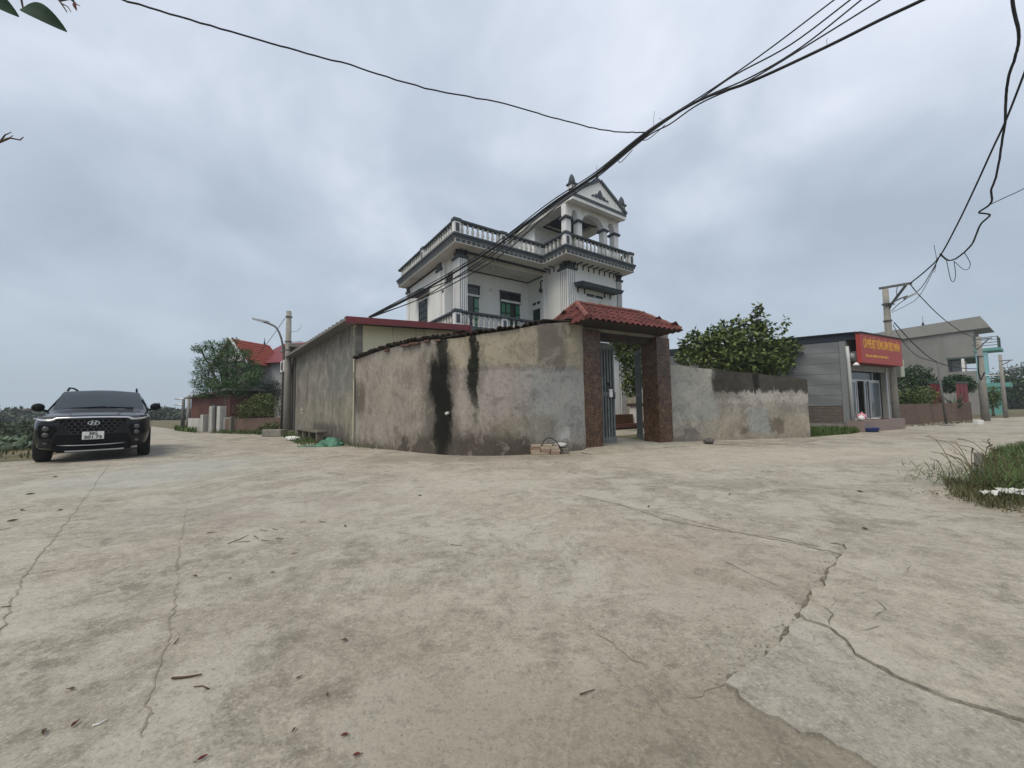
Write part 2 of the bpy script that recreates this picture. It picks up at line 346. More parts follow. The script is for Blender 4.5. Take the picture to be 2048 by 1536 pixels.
# ---- cracks, joints and dirt seams in the concrete, real strips of packed dirt
def crack(pts, w0, w1, z=.0075, seed=0, amp=.012, n=11, mat='dirt'):
    rr = random.Random(seed); P = jag(pts, n, amp, seed); m = len(P); b = MB(); L = []; Rr = []
    for i, p in enumerate(P):
        d = (P[min(i+1, m-1)]-P[max(i-1, 0)]); nr = Vector((-d.y, d.x, 0)); nr = nr.normalized() if nr.length else Vector((1, 0, 0))
        w = (w0+(w1-w0)*i/(m-1))*rr.uniform(.1, 1.35)*.32
        if i in (0, m-1): w *= .15
        L.append(p+nr*w); Rr.append(p-nr*w)
    b.v = [(q.x, q.y, z) for q in L+Rr]; b.f = [(m+i, m+i+1, i+1, i) for i in range(m-1)]
    return b.build('crack', M[mat], road)
gp = lambda *pp: [G(*p) for p in pp]
sd_ = 20
for pts, w0, w1 in (
    (gp((1225, 1010), (1330, 1028), (1400, 1048), (1500, 1072), (1590, 1088), (1690, 1112)), .012, .03),
    (gp((1040, 978), (1130, 985), (1240, 1010), (1330, 1040), (1430, 1060), (1560, 1078), (1640, 1095)), .012, .035),
    (gp((1856, 1054), (1760, 1074), (1697, 1092), (1660, 1088)), .02, .05),
    (gp((1688, 1110), (1668, 1132), (1648, 1160), (1646, 1184), (1616, 1190), (1612, 1212), (1594, 1240)), .045, .035),
    (gp((1598, 1246), (1574, 1264), (1548, 1304), (1522, 1328), (1484, 1348), (1440, 1376)), .028, .03),
    (gp((1440, 1376), (1400, 1395), (1350, 1400)), .02, .01),
    (gp((0, 1268), (40, 1170), (72, 1120), (130, 1050), (190, 970), (230, 910)), .014, .012),
    (gp((72, 1146), (130, 1140), (190, 1132)), .015, .006),
    (gp((285, 1480), (300, 1390), (330, 1300), (350, 1210), (355, 1120), (365, 1060), (375, 1000)), .012, .008),
    (gp((325, 988), (380, 980), (430, 968)), .012, .016),
    (gp((1170, 960), (1290, 972), (1400, 985), (1530, 1000)), .010, .012),
    (gp((1170, 1245), (1210, 1280), (1250, 1310), (1300, 1340)), .008, .012),
    (gp((1440, 1120), (1500, 1150), (1560, 1175)), .008, .01),
    (gp((1075, 914), (1150, 912), (1200, 908), (1270, 901), (1340, 895), (1420, 890), (1500, 887)), .03, .05),
    (gp((1430, 889), (1520, 892), (1600, 886), (1640, 880)), .05, .09)):
    sd_ += 1; crack(pts, w0, w1, seed=sd_, mat='seam' if sd_ in (21, 22, 26, 27, 28, 29, 30, 31, 32, 33) else 'dirt')
for pts, w in ((gp((1660, 1262), (1666, 1240), (1650, 1225), (1640, 1218)), .007), (gp((1712, 1276), (1740, 1270), (1765, 1262)), .008), (gp((1752, 1210), (1772, 1228), (1748, 1246)), .009),
               (gp((1668, 1200), (1674, 1212), (1664, 1228)), .006), (gp((1760, 1105), (1782, 1112), (1790, 1104)), .006), (gp((1835, 1108), (1850, 1120), (1874, 1124)), .008), (gp((1664, 1156), (1672, 1144), (1668, 1136)), .005), (gp((1806, 1132), (1822, 1140), (1816, 1152), (1805, 1164)), .006)):
    sd_ += 1; crack([G(p_.x and 0 or 0, 0) if False else p_ for p_ in pts], w, w*.5, .0265, sd_, .008)
crack(gp((1612, 1248), (1660, 1264), (1690, 1287), (1712, 1318), (1790, 1362), (1900, 1410), (2048, 1454)), .011, .008, .0265, 77, .008, 16)

# ---- gate ramp and courtyard floor
GA = R(90-60.5); G0 = Vector((1.79, 9.47, 0))
gx, gy = Vector((math.cos(GA), math.sin(GA), 0)), Vector((-math.sin(GA), math.cos(GA), 0))
def gl(a, b, z=0): return G0+gx*a+gy*b+Vector((0, 0, z))
ramp_b = MB(); rows = []
for i, (b_, z_) in enumerate(((-.85, .006), (-.45, .03), (0, .055), (.7, .07), (3.0, .09))):
    rows.append([gl(-.55 if b_ < -.1 else .0, b_, z_*.9), gl(.5, b_-.05, z_), gl(2.3, b_+.1, z_*.75), gl(3.4 if b_ < -.1 else 2.95, b_+.25, z_*.45)])
ramp_b.v = [tuple(p) for r_ in rows for p in r_]; ramp_b.f = [(i*4+j, i*4+j+1, i*4+j+5, i*4+j+4) for i in range(4) for j in range(3)]
ro = ramp_b.build('gate_ramp', M['ramp']); tag(ro, kind='structure')
co = sheet('courtyard', [gl(-1.5, 2.9), gl(4.5, 2.9), (12.5, 19.5), (9.5, 26), (-2, 24), (-5, 16)], .085, M['ramp']); tag(co, kind='structure')
vg = sheet('verge', [p_[:2] for p_ in jag([G(2048, 882), G(2005, 893), G(1945, 932), Vector((4.70, 3.98, 0)), Vector((4.78, 3.45, 0)), Vector((6.5, 2.5, 0))], 9, .07, 44)] + [(6.6, 2.45), (9, 1.5), (30, -2), (60, 5), (60, 23.5), (30, 15.2)], .012, M['verge']); tag(vg, kind='structure')
vs_ = sheet('verge', [(9.35, 11.9), (15.2, 16.6), (15.6, 18.4), (12, 20.5), (9.2, 13.2)], .012, M['verge']); tag(vs_, kind='structure')
vl = sheet('verge', [(-8.9, 16.2), (-9.6, 16.9), (-11.0, 17.9), (-13.2, 19.0), (-17.5, 21.2), (-17.0, 22.5), (-9.5, 18.9), (-4.6, 11.7), (-4.9, 11.3)], .012, M['verge']); tag(vl, kind='structure')

# ================================================================== OLD CORNER WALL
wp = [(1172, 896, 643), (1130, 903, 645), (1083, 908, 650), (1027, 911, 660), (969, 912, 668), (910, 911, 677), (861, 908, 680), (800, 902, 691), (750, 897, 705), (708, 893, 720)]
ctrl = []
for i, (px, by, ty) in enumerate(wp):
    p = G(px, by) if i else Vector((1.80, 9.50, 0))
    ctrl.append((p.x, p.y, AT(px, ty, p.y).z, px))
ctrl[1] = (1.22, 9.12, AT(1130, 645, 9.12).z, 1130)
cr = cat_rom(ctrl, 8); S = [0.0]
for i in range(1, len(cr)): S.append(S[-1]+math.hypot(cr[i][0]-cr[i-1][0], cr[i][1]-cr[i-1][1]))
def w_s(px): return float(np.interp(-px, [-c[3] for c in cr], S))
def w_xy(s): return float(np.interp(s, S, [c[0] for c in cr])), float(np.interp(s, S, [c[1] for c in cr])), float(np.interp(s, S, [c[2] for c in cr]))
def w_sz(px, py):
    s = w_s(px); return s, AT(px, py, w_xy(s)[1]).z
def strip_wall(name, path, mat, thick, parent=None, nz=14, rough=.008, ledge=None, seed=1, smooth=False):
    """wall along path [(x,y,ztop,s)], front on the right-hand side seen from the road; UV = metres"""
    rr = np.random.default_rng(seed); n = len(path); P = np.array([[p[0], p[1]] for p in path]); T = np.gradient(P, axis=0); T /= np.linalg.norm(T, axis=1)[:, None]
    N = np.stack([T[:, 1], -T[:, 0]], 1)
    if (N[n//2]@(-P[n//2])) < 0: N = -N
    ph = rr.uniform(0, 6, 8); V = []; UV = []
    for i in range(n):
        zt = path[i][2]; s = path[i][3]
        for j in range(nz+1):
            z = zt*j/nz
            off = rough*(math.sin(s*2.1+ph[0])*math.sin(z*1.9+ph[1])+.6*math.sin(s*5.3+ph[2]+z*2)+.5*math.sin(z*6.1+ph[3]+s*3)) + rr.normal(0, rough*.18)
            if ledge: off += ledge(s, z)
            q = P[i]+N[i]*off; V.append((q[0], q[1], z)); UV.append((s, z))
    F_ = []
    for i in range(n-1):
        for j in range(nz):
            a = i*(nz+1)+j; F_.append((a, a+nz+1, a+nz+2, a+1))
    base = len(V)
    for i in range(n):
        q = P[i]-N[i]*thick; zt = path[i][2]; V += [(q[0], q[1], 0), (q[0], q[1], zt)]; UV += [(path[i][3], 0), (path[i][3], zt)]
    for i in range(n-1):
        a = base+2*i; F_.append((a+2, a, a+1, a+3)); t0 = i*(nz+1)+nz; t1 = t0+nz+1; F_.append((t0, t1, a+3, a+1))
    for i, fl in ((0, 0), (n-1, 1)):
        a = base+2*i; ring = [i*(nz+1)+j for j in range(nz+1)]+[a+1, a]; F_.append(tuple(ring if fl else ring[::-1]))
    me = bpy.data.meshes.new(name); me.from_pydata(V, [], F_); me.update()
    bm = bmesh.new(); bm.from_mesh(me); bmesh.ops.recalc_face_normals(bm, faces=bm.faces); bm.to_mesh(me); bm.free()
    ul = me.uv_layers.new(name='UVMap')
    vi = np.empty(len(me.loops), np.int32); me.loops.foreach_get('vertex_index', vi); ul.data.foreach_set('uv', np.array(UV, np.float32)[vi].ravel())
    return link(name, me, mat, parent)
def plaster(name, base, alt, spots, streak=(.10, .09, .08), streak_f=.5, foot=(.12, .11, .10)):
    k = NT(name); uvv = k.co('UV'); U, V_, _ = k.sepxyz(uvv)
    n1 = k.noise(uvv, 1.1, 6, .62, .6); n2 = k.noise(k.map(uvv, (1, 1, 1), (4, 9, 1)), 2.4, 6, .68, .8); n3 = k.noise(uvv, 11, 6, .7, .5); n4 = k.noise(uvv, 60, 4, .7)
    col = k.mix(k.mr(n1, .3, .7), base, alt)
    stn = k.noise(k.map(uvv, (1.7, .22, 1)), 2.0, 6, .6, .3); col = k.mix(k.mr(stn, .50, .66, 0, streak_f), col, streak)
    lt = k.noise(k.map(uvv, (1.2, .6, 1), (7, 1, 3)), 1.5, 7, .66, .4); col = k.mix(k.mr(lt, .50, .64, 0, .55), col, tuple(min(1, x*1.55) for x in base))
    rag = k.math('SUBTRACT', k.noise(k.map(uvv, (1, .45, 1), (8, 2, 0)), 13, 6, .75), .5)
    Uw = k.math('ADD', k.math('ADD', U, k.math('MULTIPLY', k.math('SUBTRACT', k.noise(k.map(uvv, (1, .5, 1)), 3.2, 7, .72), .5), .42)), k.math('MULTIPLY', rag, .22))
    Vw = k.math('ADD', k.math('ADD', V_, k.math('MULTIPLY', k.math('SUBTRACT', k.noise(k.map(uvv, (1.6, .6, 1), (3, 3, 3)), 3.4, 7, .72), .5), .6)), k.math('MULTIPLY', k.math('SUBTRACT', k.noise(k.map(uvv, (3, .6, 1), (5, 5, 5)), 9, 5, .7), .5), .35))
    ft = k.mr(Vw, .0, .38, .62, 0); col = k.mix(ft, col, foot)
    late = [q for q in spots if max(q[7]) < .03]
    for q in [q for q in spots if q not in late]+[None]+late:
        if q is None:
            pit = k.noise(k.map(uvv, (1, .8, 1), (2, 2, 2)), 2.4, 10, .74, .5)
            col = k.mix(k.mr(pit, .53, .60, 0, .40), col, tuple(x*.5 for x in base)); col = k.mix(k.mr(pit, .41, .475, .40, 0), col, tuple(min(1, x*1.55) for x in base))
            col = k.mix(k.mr(n3, .36, .5, .34, 0), col, tuple(x*.42 for x in base)); col = k.mix(k.mr(n4, .5, .66, 0, .2), col, tuple(min(1, x*1.7) for x in base)); continue
        (u0, u1, v0, v1, su, sv, f, c) = q
        mk = k.box(Uw, Vw, u0, u1, v0, v1, su, sv); mk = k.math('MULTIPLY', mk, k.mr(n2, .2, .55, f*(.72 if q not in late else .9), f)); col = k.mix(mk, col, c)
    k.bump(k.math('ADD', n3, k.math('MULTIPLY', n4, .5)), .4, .012)
    return k.fin(col, .93, 0, .12)
def sp(x0, x1, y0, y1, f, c, su=.07, sv=.12):
    """stain measured on the photo -> metres along the wall and height"""
    s0, z1 = w_sz(x1, y0); s1, z0 = w_sz(x0, y1); return (min(s0, s1), max(s0, s1), z0, z1, su, sv, f, c)
wspots = [sp(890, 1165, 640, 737, .8, (.37, .325, .235), .05, .03), sp(700, 860, 700, 830, .4, (.32, .28, .235), .2, .2), sp(1050, 1176, 740, 890, .85, (.32, .33, .32), .2, .06),
          sp(950, 1065, 738, 845, .6, (.37, .325, .305), .15, .08), sp(1078, 1136, 648, 735, .75, (.13, .11, .10), .06, .1), sp(1000, 1110, 830, 890, .6, (.20, .175, .12), .2, .1),
          sp(1120, 1140, 858, 880, .8, (.50, .49, .47), .03, .05), sp(1145, 1170, 840, 885, .5, (.14, .14, .14), .06, .08),
          sp(900, 935, 745, 860, .6, (.36, .31, .28), .06, .15), sp(905, 938, 660, 735, .7, (.38, .335, .245), .04, .03),
          sp(790, 1065, 872, 940, .95, (.07, .056, .046), .14, .1), sp(830, 1010, 862, 940, .6, (.085, .07, .058), .2, .14), sp(700, 800, 892, 930, .5, (.10, .085, .07), .2, .1),
          sp(706, 728, 765, 830, .8, (.09, .075, .062), .05, .2), sp(840, 915, 700, 900, .5, (.10, .09, .075), .14, .25),
          sp(876, 896, 668, 745, .9, (.02, .02, .017), .05, .15), sp(860, 900, 712, 800, 1.0, (.014, .014, .012), .09, .2), sp(866, 904, 775, 890, 1.0, (.014, .014, .012), .09, .2), sp(872, 893, 860, 930, .95, (.02, .019, .016), .1, .2), sp(852, 912, 720, 930, .55, (.07, .065, .055), .12, .3), sp(880, 886, 690, 880, .5, (.04, .042, .035), .03, .2), sp(940, 958, 655, 800, 1.0, (.018, .02, .016), .035, .25), sp(945, 955, 790, 850, .7, (.06, .055, .045), .03, .12),
          sp(930, 970, 690, 790, .4, (.09, .085, .07), .07, .2)]
M['oldwall'] = plaster('old_wall_plaster', (.25, .224, .192), (.31, .282, .252), wspots, (.12, .10, .085), .55, (.10, .085, .07))
zl0 = w_sz(1030, 736)[1]; sl0, sl1 = w_s(1168), w_s(893)
def ledge(s, z): return .022 if (z > zl0+.03*math.sin(s*4) and sl0 < s < sl1+.2) else 0.0
fine_s = np.linspace(0, S[-1], 110)
wpath = [(*w_xy(s), s) for s in fine_s]
wall = empty('boundary_wall', ctrl[0][:2]+(0,), 0, 'tall rounded old plaster wall with black damp streaks and mossy tile coping', 'wall'); wall['kind'] = 'thing'
def rebase(o, root):
    for v in o.data.vertices: v.co -= root.location
    return o
rebase(strip_wall('plaster_face', wpath, M['oldwall'], .24, wall, 26, .010, ledge), wall)
# coping: old clay pan tiles, every one a piece
M['oldtile'] = rough_mat('old_clay_tile', (.055, .045, .035), (.11, .085, .065), 9, .95, (.03, .035, .02), 3, .4, each=.5)
M['brickedge'] = rough_mat('exposed_brick', (.11, .06, .048), (.15, .095, .075), 9, .95, (.06, .05, .04), 4, .4)
tl = MB(); nseg = 5
for sgn in (0, 1):
    for i in range(nseg+1):
        an = math.pi*(i/nseg); tl.v.append((-.075*math.cos(an), -.17, .062*math.sin(an)+(.012 if sgn else 0)));
    for i in range(nseg+1):
        an = math.pi*(i/nseg); tl.v.append((-.075*math.cos(an), .17, .062*math.sin(an)+(.012 if sgn else 0)))
for i in range(nseg):
    tl.f += [(i, i+1, nseg+2+i, nseg+1+i), (2*nseg+2+i, 3*nseg+3+i, 3*nseg+4+i, 2*nseg+3+i), (i, 2*nseg+2+i, 2*nseg+3+i, i+1)]
tile_me = tl.mesh('coping_tile'); tile_me.materials.append(M['oldtile'])
s_ = w_s(1075)
while s_ < S[-1]-.05:
    x, y, zt = w_xy(s_); x2, y2, zt2 = w_xy(min(S[-1], s_+.05)); tx, ty = x2-x, y2-y; L_ = math.hypot(tx, ty); nx, ny = (ty/L_, -tx/L_)
    if nx*(-x)+ny*(-y) < 0: nx, ny = -nx, -ny
    o = link('coping_tile', tile_me, None, wall)
    o.location = Vector((x-nx*.06, y-ny*.06, zt+.008+random.uniform(-.02, .02)))-wall.location
    o.rotation_euler = (R(-9+random.uniform(-5, 5)), R(random.uniform(-6, 6)), math.atan2(-ny, -nx)-math.pi/2+R(random.uniform(-9, 9)))
    k_ = random.uniform(.9, 1.1); o.scale = (k_, random.uniform(.85, 1.05), k_)
    s_ += .135+random.uniform(-.03, .035)
for s_ in np.arange(w_s(880), w_s(770), .19):     # bare brick course under the tiles
    if random.random() < .4: continue
    x, y, zt = w_xy(s_); x2, y2, _z = w_xy(s_+.05); an = math.atan2(y2-y, x2-x)
    b_ = MB().bbox(-.088, .088, -.02, .08, -.055, 0, .006).build('brick', M['brickedge'], wall)
    nx, ny = (y2-y)/math.hypot(x2-x, y2-y), -(x2-x)/math.hypot(x2-x, y2-y)
    if nx*(-x)+ny*(-y) < 0: nx, ny = -nx, -ny
    b_.location = Vector((x+nx*.006, y+ny*.006, zt-.012+random.uniform(-.01, .01)))-wall.location; b_.rotation_euler.z = an
# thin slab ends poking out on the top by the gate
for px, w_, t_ in ((1120, .9, .025), (1150, .5, .03), (905, .45, .02)):
    s_ = w_s(px); x, y, zt = w_xy(s_); x2, y2, _z = w_xy(s_+.05)
    o = MB().bbox(-w_/2, w_/2, -.07, .26, 0, t_, .006).build('coping_slab', M['oldtile'], wall)
    an = math.atan2(y-y2, x-x2); o.location = Vector((x, y, zt+.04))-wall.location; o.rotation_euler = (R(random.uniform(-4, 2)), R(-random.uniform(2, 5)), an)

# ================================================================== SHED behind the wall
M['shedgrey'] = None
SA = math.atan2(6.74, -5.55)                # direction along the left road
sdir = Vector((math.cos(SA), math.sin(SA), 0)); sprp = Vector((sdir.y, -sdir.x, 0))   # towards +x (right, back)
S0 = Vector((-4.62, 11.34, 0)); SL = 8.75; SW = 3.35
shed = empty('shed', S0, 0, 'low grey rendered shed with cream end wall and dark red sheet roof', 'shed')
def sl(a, b, z): return Vector((0, 0, 0))+sdir*a+sprp*b+Vector((0, 0, z))
k = plaster('shed_render', (.245, .225, .19), (.195, .19, .172), [(.2, 3.0, 1.5, 2.9, .4, .4, .7, (.155, .165, .155)), (5.6, 9, .0, 2.6, .6, .4, .5, (.23, .20, .17)), (.5, 5.2, .0, .62, .2, .12, .85, (.085, .075, .07)), (0, 8.8, .65, 1.25, .4, .2, .45, (.26, .235, .175)), (6.2, 6.5, 1.4, 2.7, .08, .2, .7, (.09, .08, .075)), (8.0, 8.4, 1.2, 3.0, .1, .2, .6, (.07, .065, .06)), (0, 1.2, .3, 1.6, .2, .4, .6, (.26, .235, .175))], (.10, .095, .085), .6, (.09, .085, .075)); M['shedgrey'] = k
o = strip_wall('road_wall', [((S0+sdir*t).x, (S0+sdir*t).y, 3.62+.10*t/SL, t) for t in np.linspace(0, SL, 36)], M['shedgrey'], .2, shed, 14, .01, None, 5); rebase(o, shed)
kk = NT('cream_wash'); v = kk.co(); zz_ = kk.sepxyz(v)[2]
n_ = kk.noise(kk.map(v, (3.2, 3.2, .5)), 1.3, 7, .7, .5); col = kk.mix(kk.mr(kk.noise(v, 1.2, 4), .35, .7), (.68, .62, .43), (.74, .69, .50))
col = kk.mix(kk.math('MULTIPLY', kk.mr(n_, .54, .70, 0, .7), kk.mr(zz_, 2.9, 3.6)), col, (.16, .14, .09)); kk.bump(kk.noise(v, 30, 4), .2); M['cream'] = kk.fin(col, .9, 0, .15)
b = MB()
for e_, z_ in (((-.02, 0), 3.62),):
    pass
b.add([sl(.02, .0, 0), sl(.02, SW, 0), sl(.02, SW, 3.80), sl(.02, 0, 3.60), sl(.22, 0, 0), sl(.22, SW, 0), sl(.22, SW, 3.80), sl(.22, 0, 3.60)], [(0, 1, 2, 3), (7, 6, 5, 4), (0, 4, 5, 1), (1, 5, 6, 2), (2, 6, 7, 3), (3, 7, 4, 0)]).build('end_wall', M['cream'], shed)
b = MB().add([sl(0.2, SW, 0), sl(SL, SW, 0), sl(SL, SW, 3.78), sl(.2, SW, 3.78), sl(SL, 0, 0), sl(SL, 0, 3.6)], [(0, 1, 2, 3), (4, 5, 2, 1)]).build('back_wall', M['shedgrey'], shed)
M['redmetal'] = plain('dark_red_sheet', (.17, .028, .03), .42, .0, .45, .15, 3); M['soffit'] = rough_mat('grey_soffit', (.17, .165, .155), (.21, .20, .19), 3, .9, None)
ov = .42
b = MB().add([sl(-ov, -ov, 3.60), sl(-ov, SW+.35, 3.86), sl(SL+.3, SW+.35, 3.86), sl(SL+.3, -ov, 3.60), sl(-ov, -ov, 3.68), sl(-ov, SW+.35, 3.94), sl(SL+.3, SW+.35, 3.94), sl(SL+.3, -ov, 3.68)],
             [(0, 1, 2, 3), (7, 6, 5, 4), (0, 4, 5, 1), (1, 5, 6, 2), (2, 6, 7, 3), (3, 7, 4, 0)]); rf = b.build('roof', M['soffit'], shed)
b = MB()
b.extr([sl(-ov-.03, -ov-.0, 3.53), sl(-ov-.03, SW+.38, 3.79), sl(-ov-.03, SW+.38, 3.98), sl(-ov-.03, -ov, 3.72)], sdir*.028); b.build('fascia', M['redmetal'], rf)
b = MB(); 
for i in range(22):
    t = -ov+.02+i*(SL+.7)/22
    b.add([sl(t, -ov+.01, 3.690), sl(t+.05, -ov+.01, 3.72), sl(t+.10, -ov+.01, 3.72), sl(t+.15, -ov+.01, 3.690), sl(t, SW+.34, 3.952), sl(t+.05, SW+.34, 3.98), sl(t+.10, SW+.34, 3.98), sl(t+.15, SW+.34, 3.952)], [(0, 1, 5, 4), (1, 2, 6, 5), (2, 3, 7, 6)])
b.build('roof_sheet', M['redmetal'], rf)
b = MB().extr([sl(-ov-.05, SW+.38, 3.72), sl(-ov-.05, SW+.42, 3.72), sl(-ov-.05, SW+.42, 3.98), sl(-ov-.05, SW+.38, 3.98)], sdir*(SL+.7)); b.build('fascia', M['redmetal'], rf)
MB().tube([sl(-.03, -.045, 0.02), sl(-.03, -.045, 3.0)], .018, 8).build('downpipe', plain('grey_pipe', (.22, .21, .185), .7), shed)
M['concrete'] = rough_mat('weathered_concrete', (.20, .19, .17), (.28, .265, .235), 3, .92, (.10, .095, .085), 1.2, .25)
# small rendered annex at the far end, with an air conditioner under the eave
nx_ = empty('annex', S0+sdir*(SL+.02), 0, 'small dark rendered annex with stub roof behind the grey shed', 'annex')
def nl(a, b, z): return sdir*a+sprp*b+Vector((0, 0, z))
b = MB().add([nl(.04, -.05, 0), nl(2.2, -.05, 0), nl(2.2, 2.6, 0), nl(.04, 2.6, 0), nl(.04, -.05, 4.1), nl(2.2, -.05, 4.1), nl(2.2, 2.6, 4.1), nl(.04, 2.6, 4.1)], [(0, 3, 2, 1), (4, 5, 6, 7), (0, 1, 5, 4), (1, 2, 6, 5), (2, 3, 7, 6), (3, 0, 4, 7)]); b.build('wall', M['shedgrey'], nx_)
b = MB().add([nl(.03, -.3, 4.1), nl(2.4, -.3, 4.1), nl(2.4, 2.7, 4.2), nl(.03, 2.7, 4.2), nl(.03, -.3, 4.25), nl(2.4, -.3, 4.25), nl(2.4, 2.7, 4.35), nl(.03, 2.7, 4.35)], [(0, 3, 2, 1), (4, 5, 6, 7), (0, 1, 5, 4), (1, 2, 6, 5), (2, 3, 7, 6), (3, 0, 4, 7)]); b.build('roof', M['concrete'], nx_)
M['white'] = rough_mat('white_paint', (.74, .74, .73), (.79, .79, .78), 2, .7, (.50, .49, .45), 1.1, .06, streak=(2.5, 2.5, .25))
M['black'] = plain('black_plastic', (.015, .015, .016), .5)
ac = empty('air_conditioner', S0+sdir*(SL+.9)-sprp*.33+Vector((0, 0, 2.95)), SA, 'white outdoor air conditioner unit hung on the annex wall', 'air conditioner')
MB().bbox(-.4, .4, -.13, .13, 0, .55, .015).build('casing', M['white'], ac); 
MB().lathe([(.21, 0), (.21, .012), (.03, .02)], 18).build('fan_grille', M['black'], ac, loc=(-.1, .135, .28)).rotation_euler = (R(-90), 0, 0)
for dx in (-.3, .3): MB().box(dx-.02, dx+.02, -.35, .15, -.04, -.003).build('bracket', M['black'], ac)
# chalked house mark on the shed wall
ch = MB()
for (a0, z0_, a1, z1_) in ((6.95, .98, 7.45, .98), (7.0, 1.05, 7.0, 1.25), (7.12, 1.05, 7.12, 1.2), (7.0, 1.12, 7.2, 1.12), (7.25, 1.05, 7.25, 1.22), (7.38, 1.05, 7.38, 1.25), (7.25, 1.14, 7.38, 1.14), (7.2, 1.32, 7.2, 1.5)):
    d_ = Vector((a1-a0, z1_-z0_, 0)).normalized(); nn_ = Vector((-d_.y, d_.x, 0))*.012
    q = [(a0+nn_.x, z0_+nn_.y), (a1+nn_.x, z1_+nn_.y), (a1-nn_.x, z1_-nn_.y), (a0-nn_.x, z0_-nn_.y)]; ch.add([sl(a_, -.03, z_) for a_, z_ in q], [(0, 1, 2, 3)])
ch.build('chalk_mark', plain('chalk', (.6, .6, .58), .9), shed)
# kerb bench of stone slabs along the foot of the shed
bench = empty('stone_ledge', S0+sdir*2.2-sprp*.32, SA, 'low mossy stone slab ledge along the foot of the grey shed', 'ledge')
M['moss'] = rough_mat('mossy_stone', (.12, .11, .09), (.19, .175, .145), 4, .95, (.05, .06, .03), 1.5, .3)
for i, x_ in enumerate((0, 1.15, 2.3)): MB().bbox(x_, x_+1.1, -.12, .22, .32, .385, .012).build('slab', M['moss'], bench)
for x_ in (.15, 1.2, 2.25, 3.2): MB().bbox(x_-.08, x_+.08, -.02, .2, 0, .317, .012).build('support', M['moss'], bench)

# ================================================================== WHITE HOUSE
HA = R(90-55.2); HO = Vector((-2.24, 15.35, 0))
house = empty('house', HO, HA, 'white two storey house with slate trim, balustraded roof terrace and gabled pavilion', 'house')
M['slate'] = rough_mat('slate_paint', (.062, .075, .088), (.085, .10, .115), 5, .7, (.045, .045, .04), 1.5, .08)
M['dslate'] = plain('dark_trim', (.028, .03, .032), .7)
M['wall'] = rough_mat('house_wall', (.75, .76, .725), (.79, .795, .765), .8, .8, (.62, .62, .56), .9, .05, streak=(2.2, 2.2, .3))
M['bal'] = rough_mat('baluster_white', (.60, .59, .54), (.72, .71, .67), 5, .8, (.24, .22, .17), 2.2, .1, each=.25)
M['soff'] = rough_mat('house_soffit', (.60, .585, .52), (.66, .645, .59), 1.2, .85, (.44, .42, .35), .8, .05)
M['glassg'] = plain('green_glass', (.05, .22, .13), .18, 0, .6, .3, 3); M['greenfr'] = plain('green_frame', (.012, .035, .022), .45)
M['glassd'] = plain('dark_glass', (.014, .018, .02), .12, 0, .6, .3, 3); M['navy'] = plain('navy_panel', (.012, .014, .03), .6)
hb = lambda x0, x1, y0, y1, z0, z1: MB().box(x0, x1, y0, y1, z0, z1)
# --- masses
hb(.52, 5.36, 2.15, 6.95, 0, 7.87).build('wall', M['wall'], house)
hb(5.35, 9.10, -.88, 6.95, .002, 7.872).build('tower_wall', M['wall'], house)
RO = [(0, 0), (4.65, 0), (4.65, -1.6), (9.35, -1.6), (9.35, 7.06), (0, 7.06)]
def off(poly, d):   # grow an axis-aligned CCW outline
    n = len(poly); o = []
    for i in range(n):
        a, b_, c = Vector(poly[i-1]+(0,)), Vector(poly[i]+(0,)), Vector(poly[(i+1) % n]+(0,))
        d1 = (b_-a).normalized(); d2 = (c-b_).normalized(); n1 = Vector((d1.y, -d1.x, 0)); n2 = Vector((d2.y, -d2.x, 0)); q = b_+(n1+n2)*d; o.append((q.x, q.y))
    return o
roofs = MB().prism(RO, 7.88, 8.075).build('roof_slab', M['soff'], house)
MB().prism(off(RO, .012), 7.885, 7.90).build('frieze_strip', M['white'], roofs); MB().prism(off(RO, .012), 8.058, 8.073).build('frieze_strip', M['white'], roofs)
MB().prism(off(RO, .05), 8.08, 8.19).build('cornice', M['slate'], roofs); MB().prism(off(RO, .09), 8.193, 8.27).build('cornice', M['slate'], roofs)
ft = MB().box(-.1, .1, -.012, .002, 7.918, 8.046).mesh('frieze_tile'); ft.materials.append(M['slate'])
def along(p, q, step, fn, inset=.13):
    p, q = Vector(p+(0,)), Vector(q+(0,)); d = q-p; L = d.length; d.normalize(); n = max(1, int(round((L-2*inset)/step))); an = math.atan2(d.y, d.x)
    for i in range(n):
        fn(p+d*(inset+(i+.5)*(L-2*inset)/n), an)
def put_ft(p, an):
    o = link('frieze_tile', ft, None, roofs); o.location = p; o.rotation_euler.z = an
for a_, b_ in (((0, 0), (4.65, 0)), ((4.65, 0), (4.65, -1.6)), ((4.65, -1.6), (9.35, -1.6)), ((0, 7.06), (0, 0))): along(a_, b_, .245, put_ft, .02)
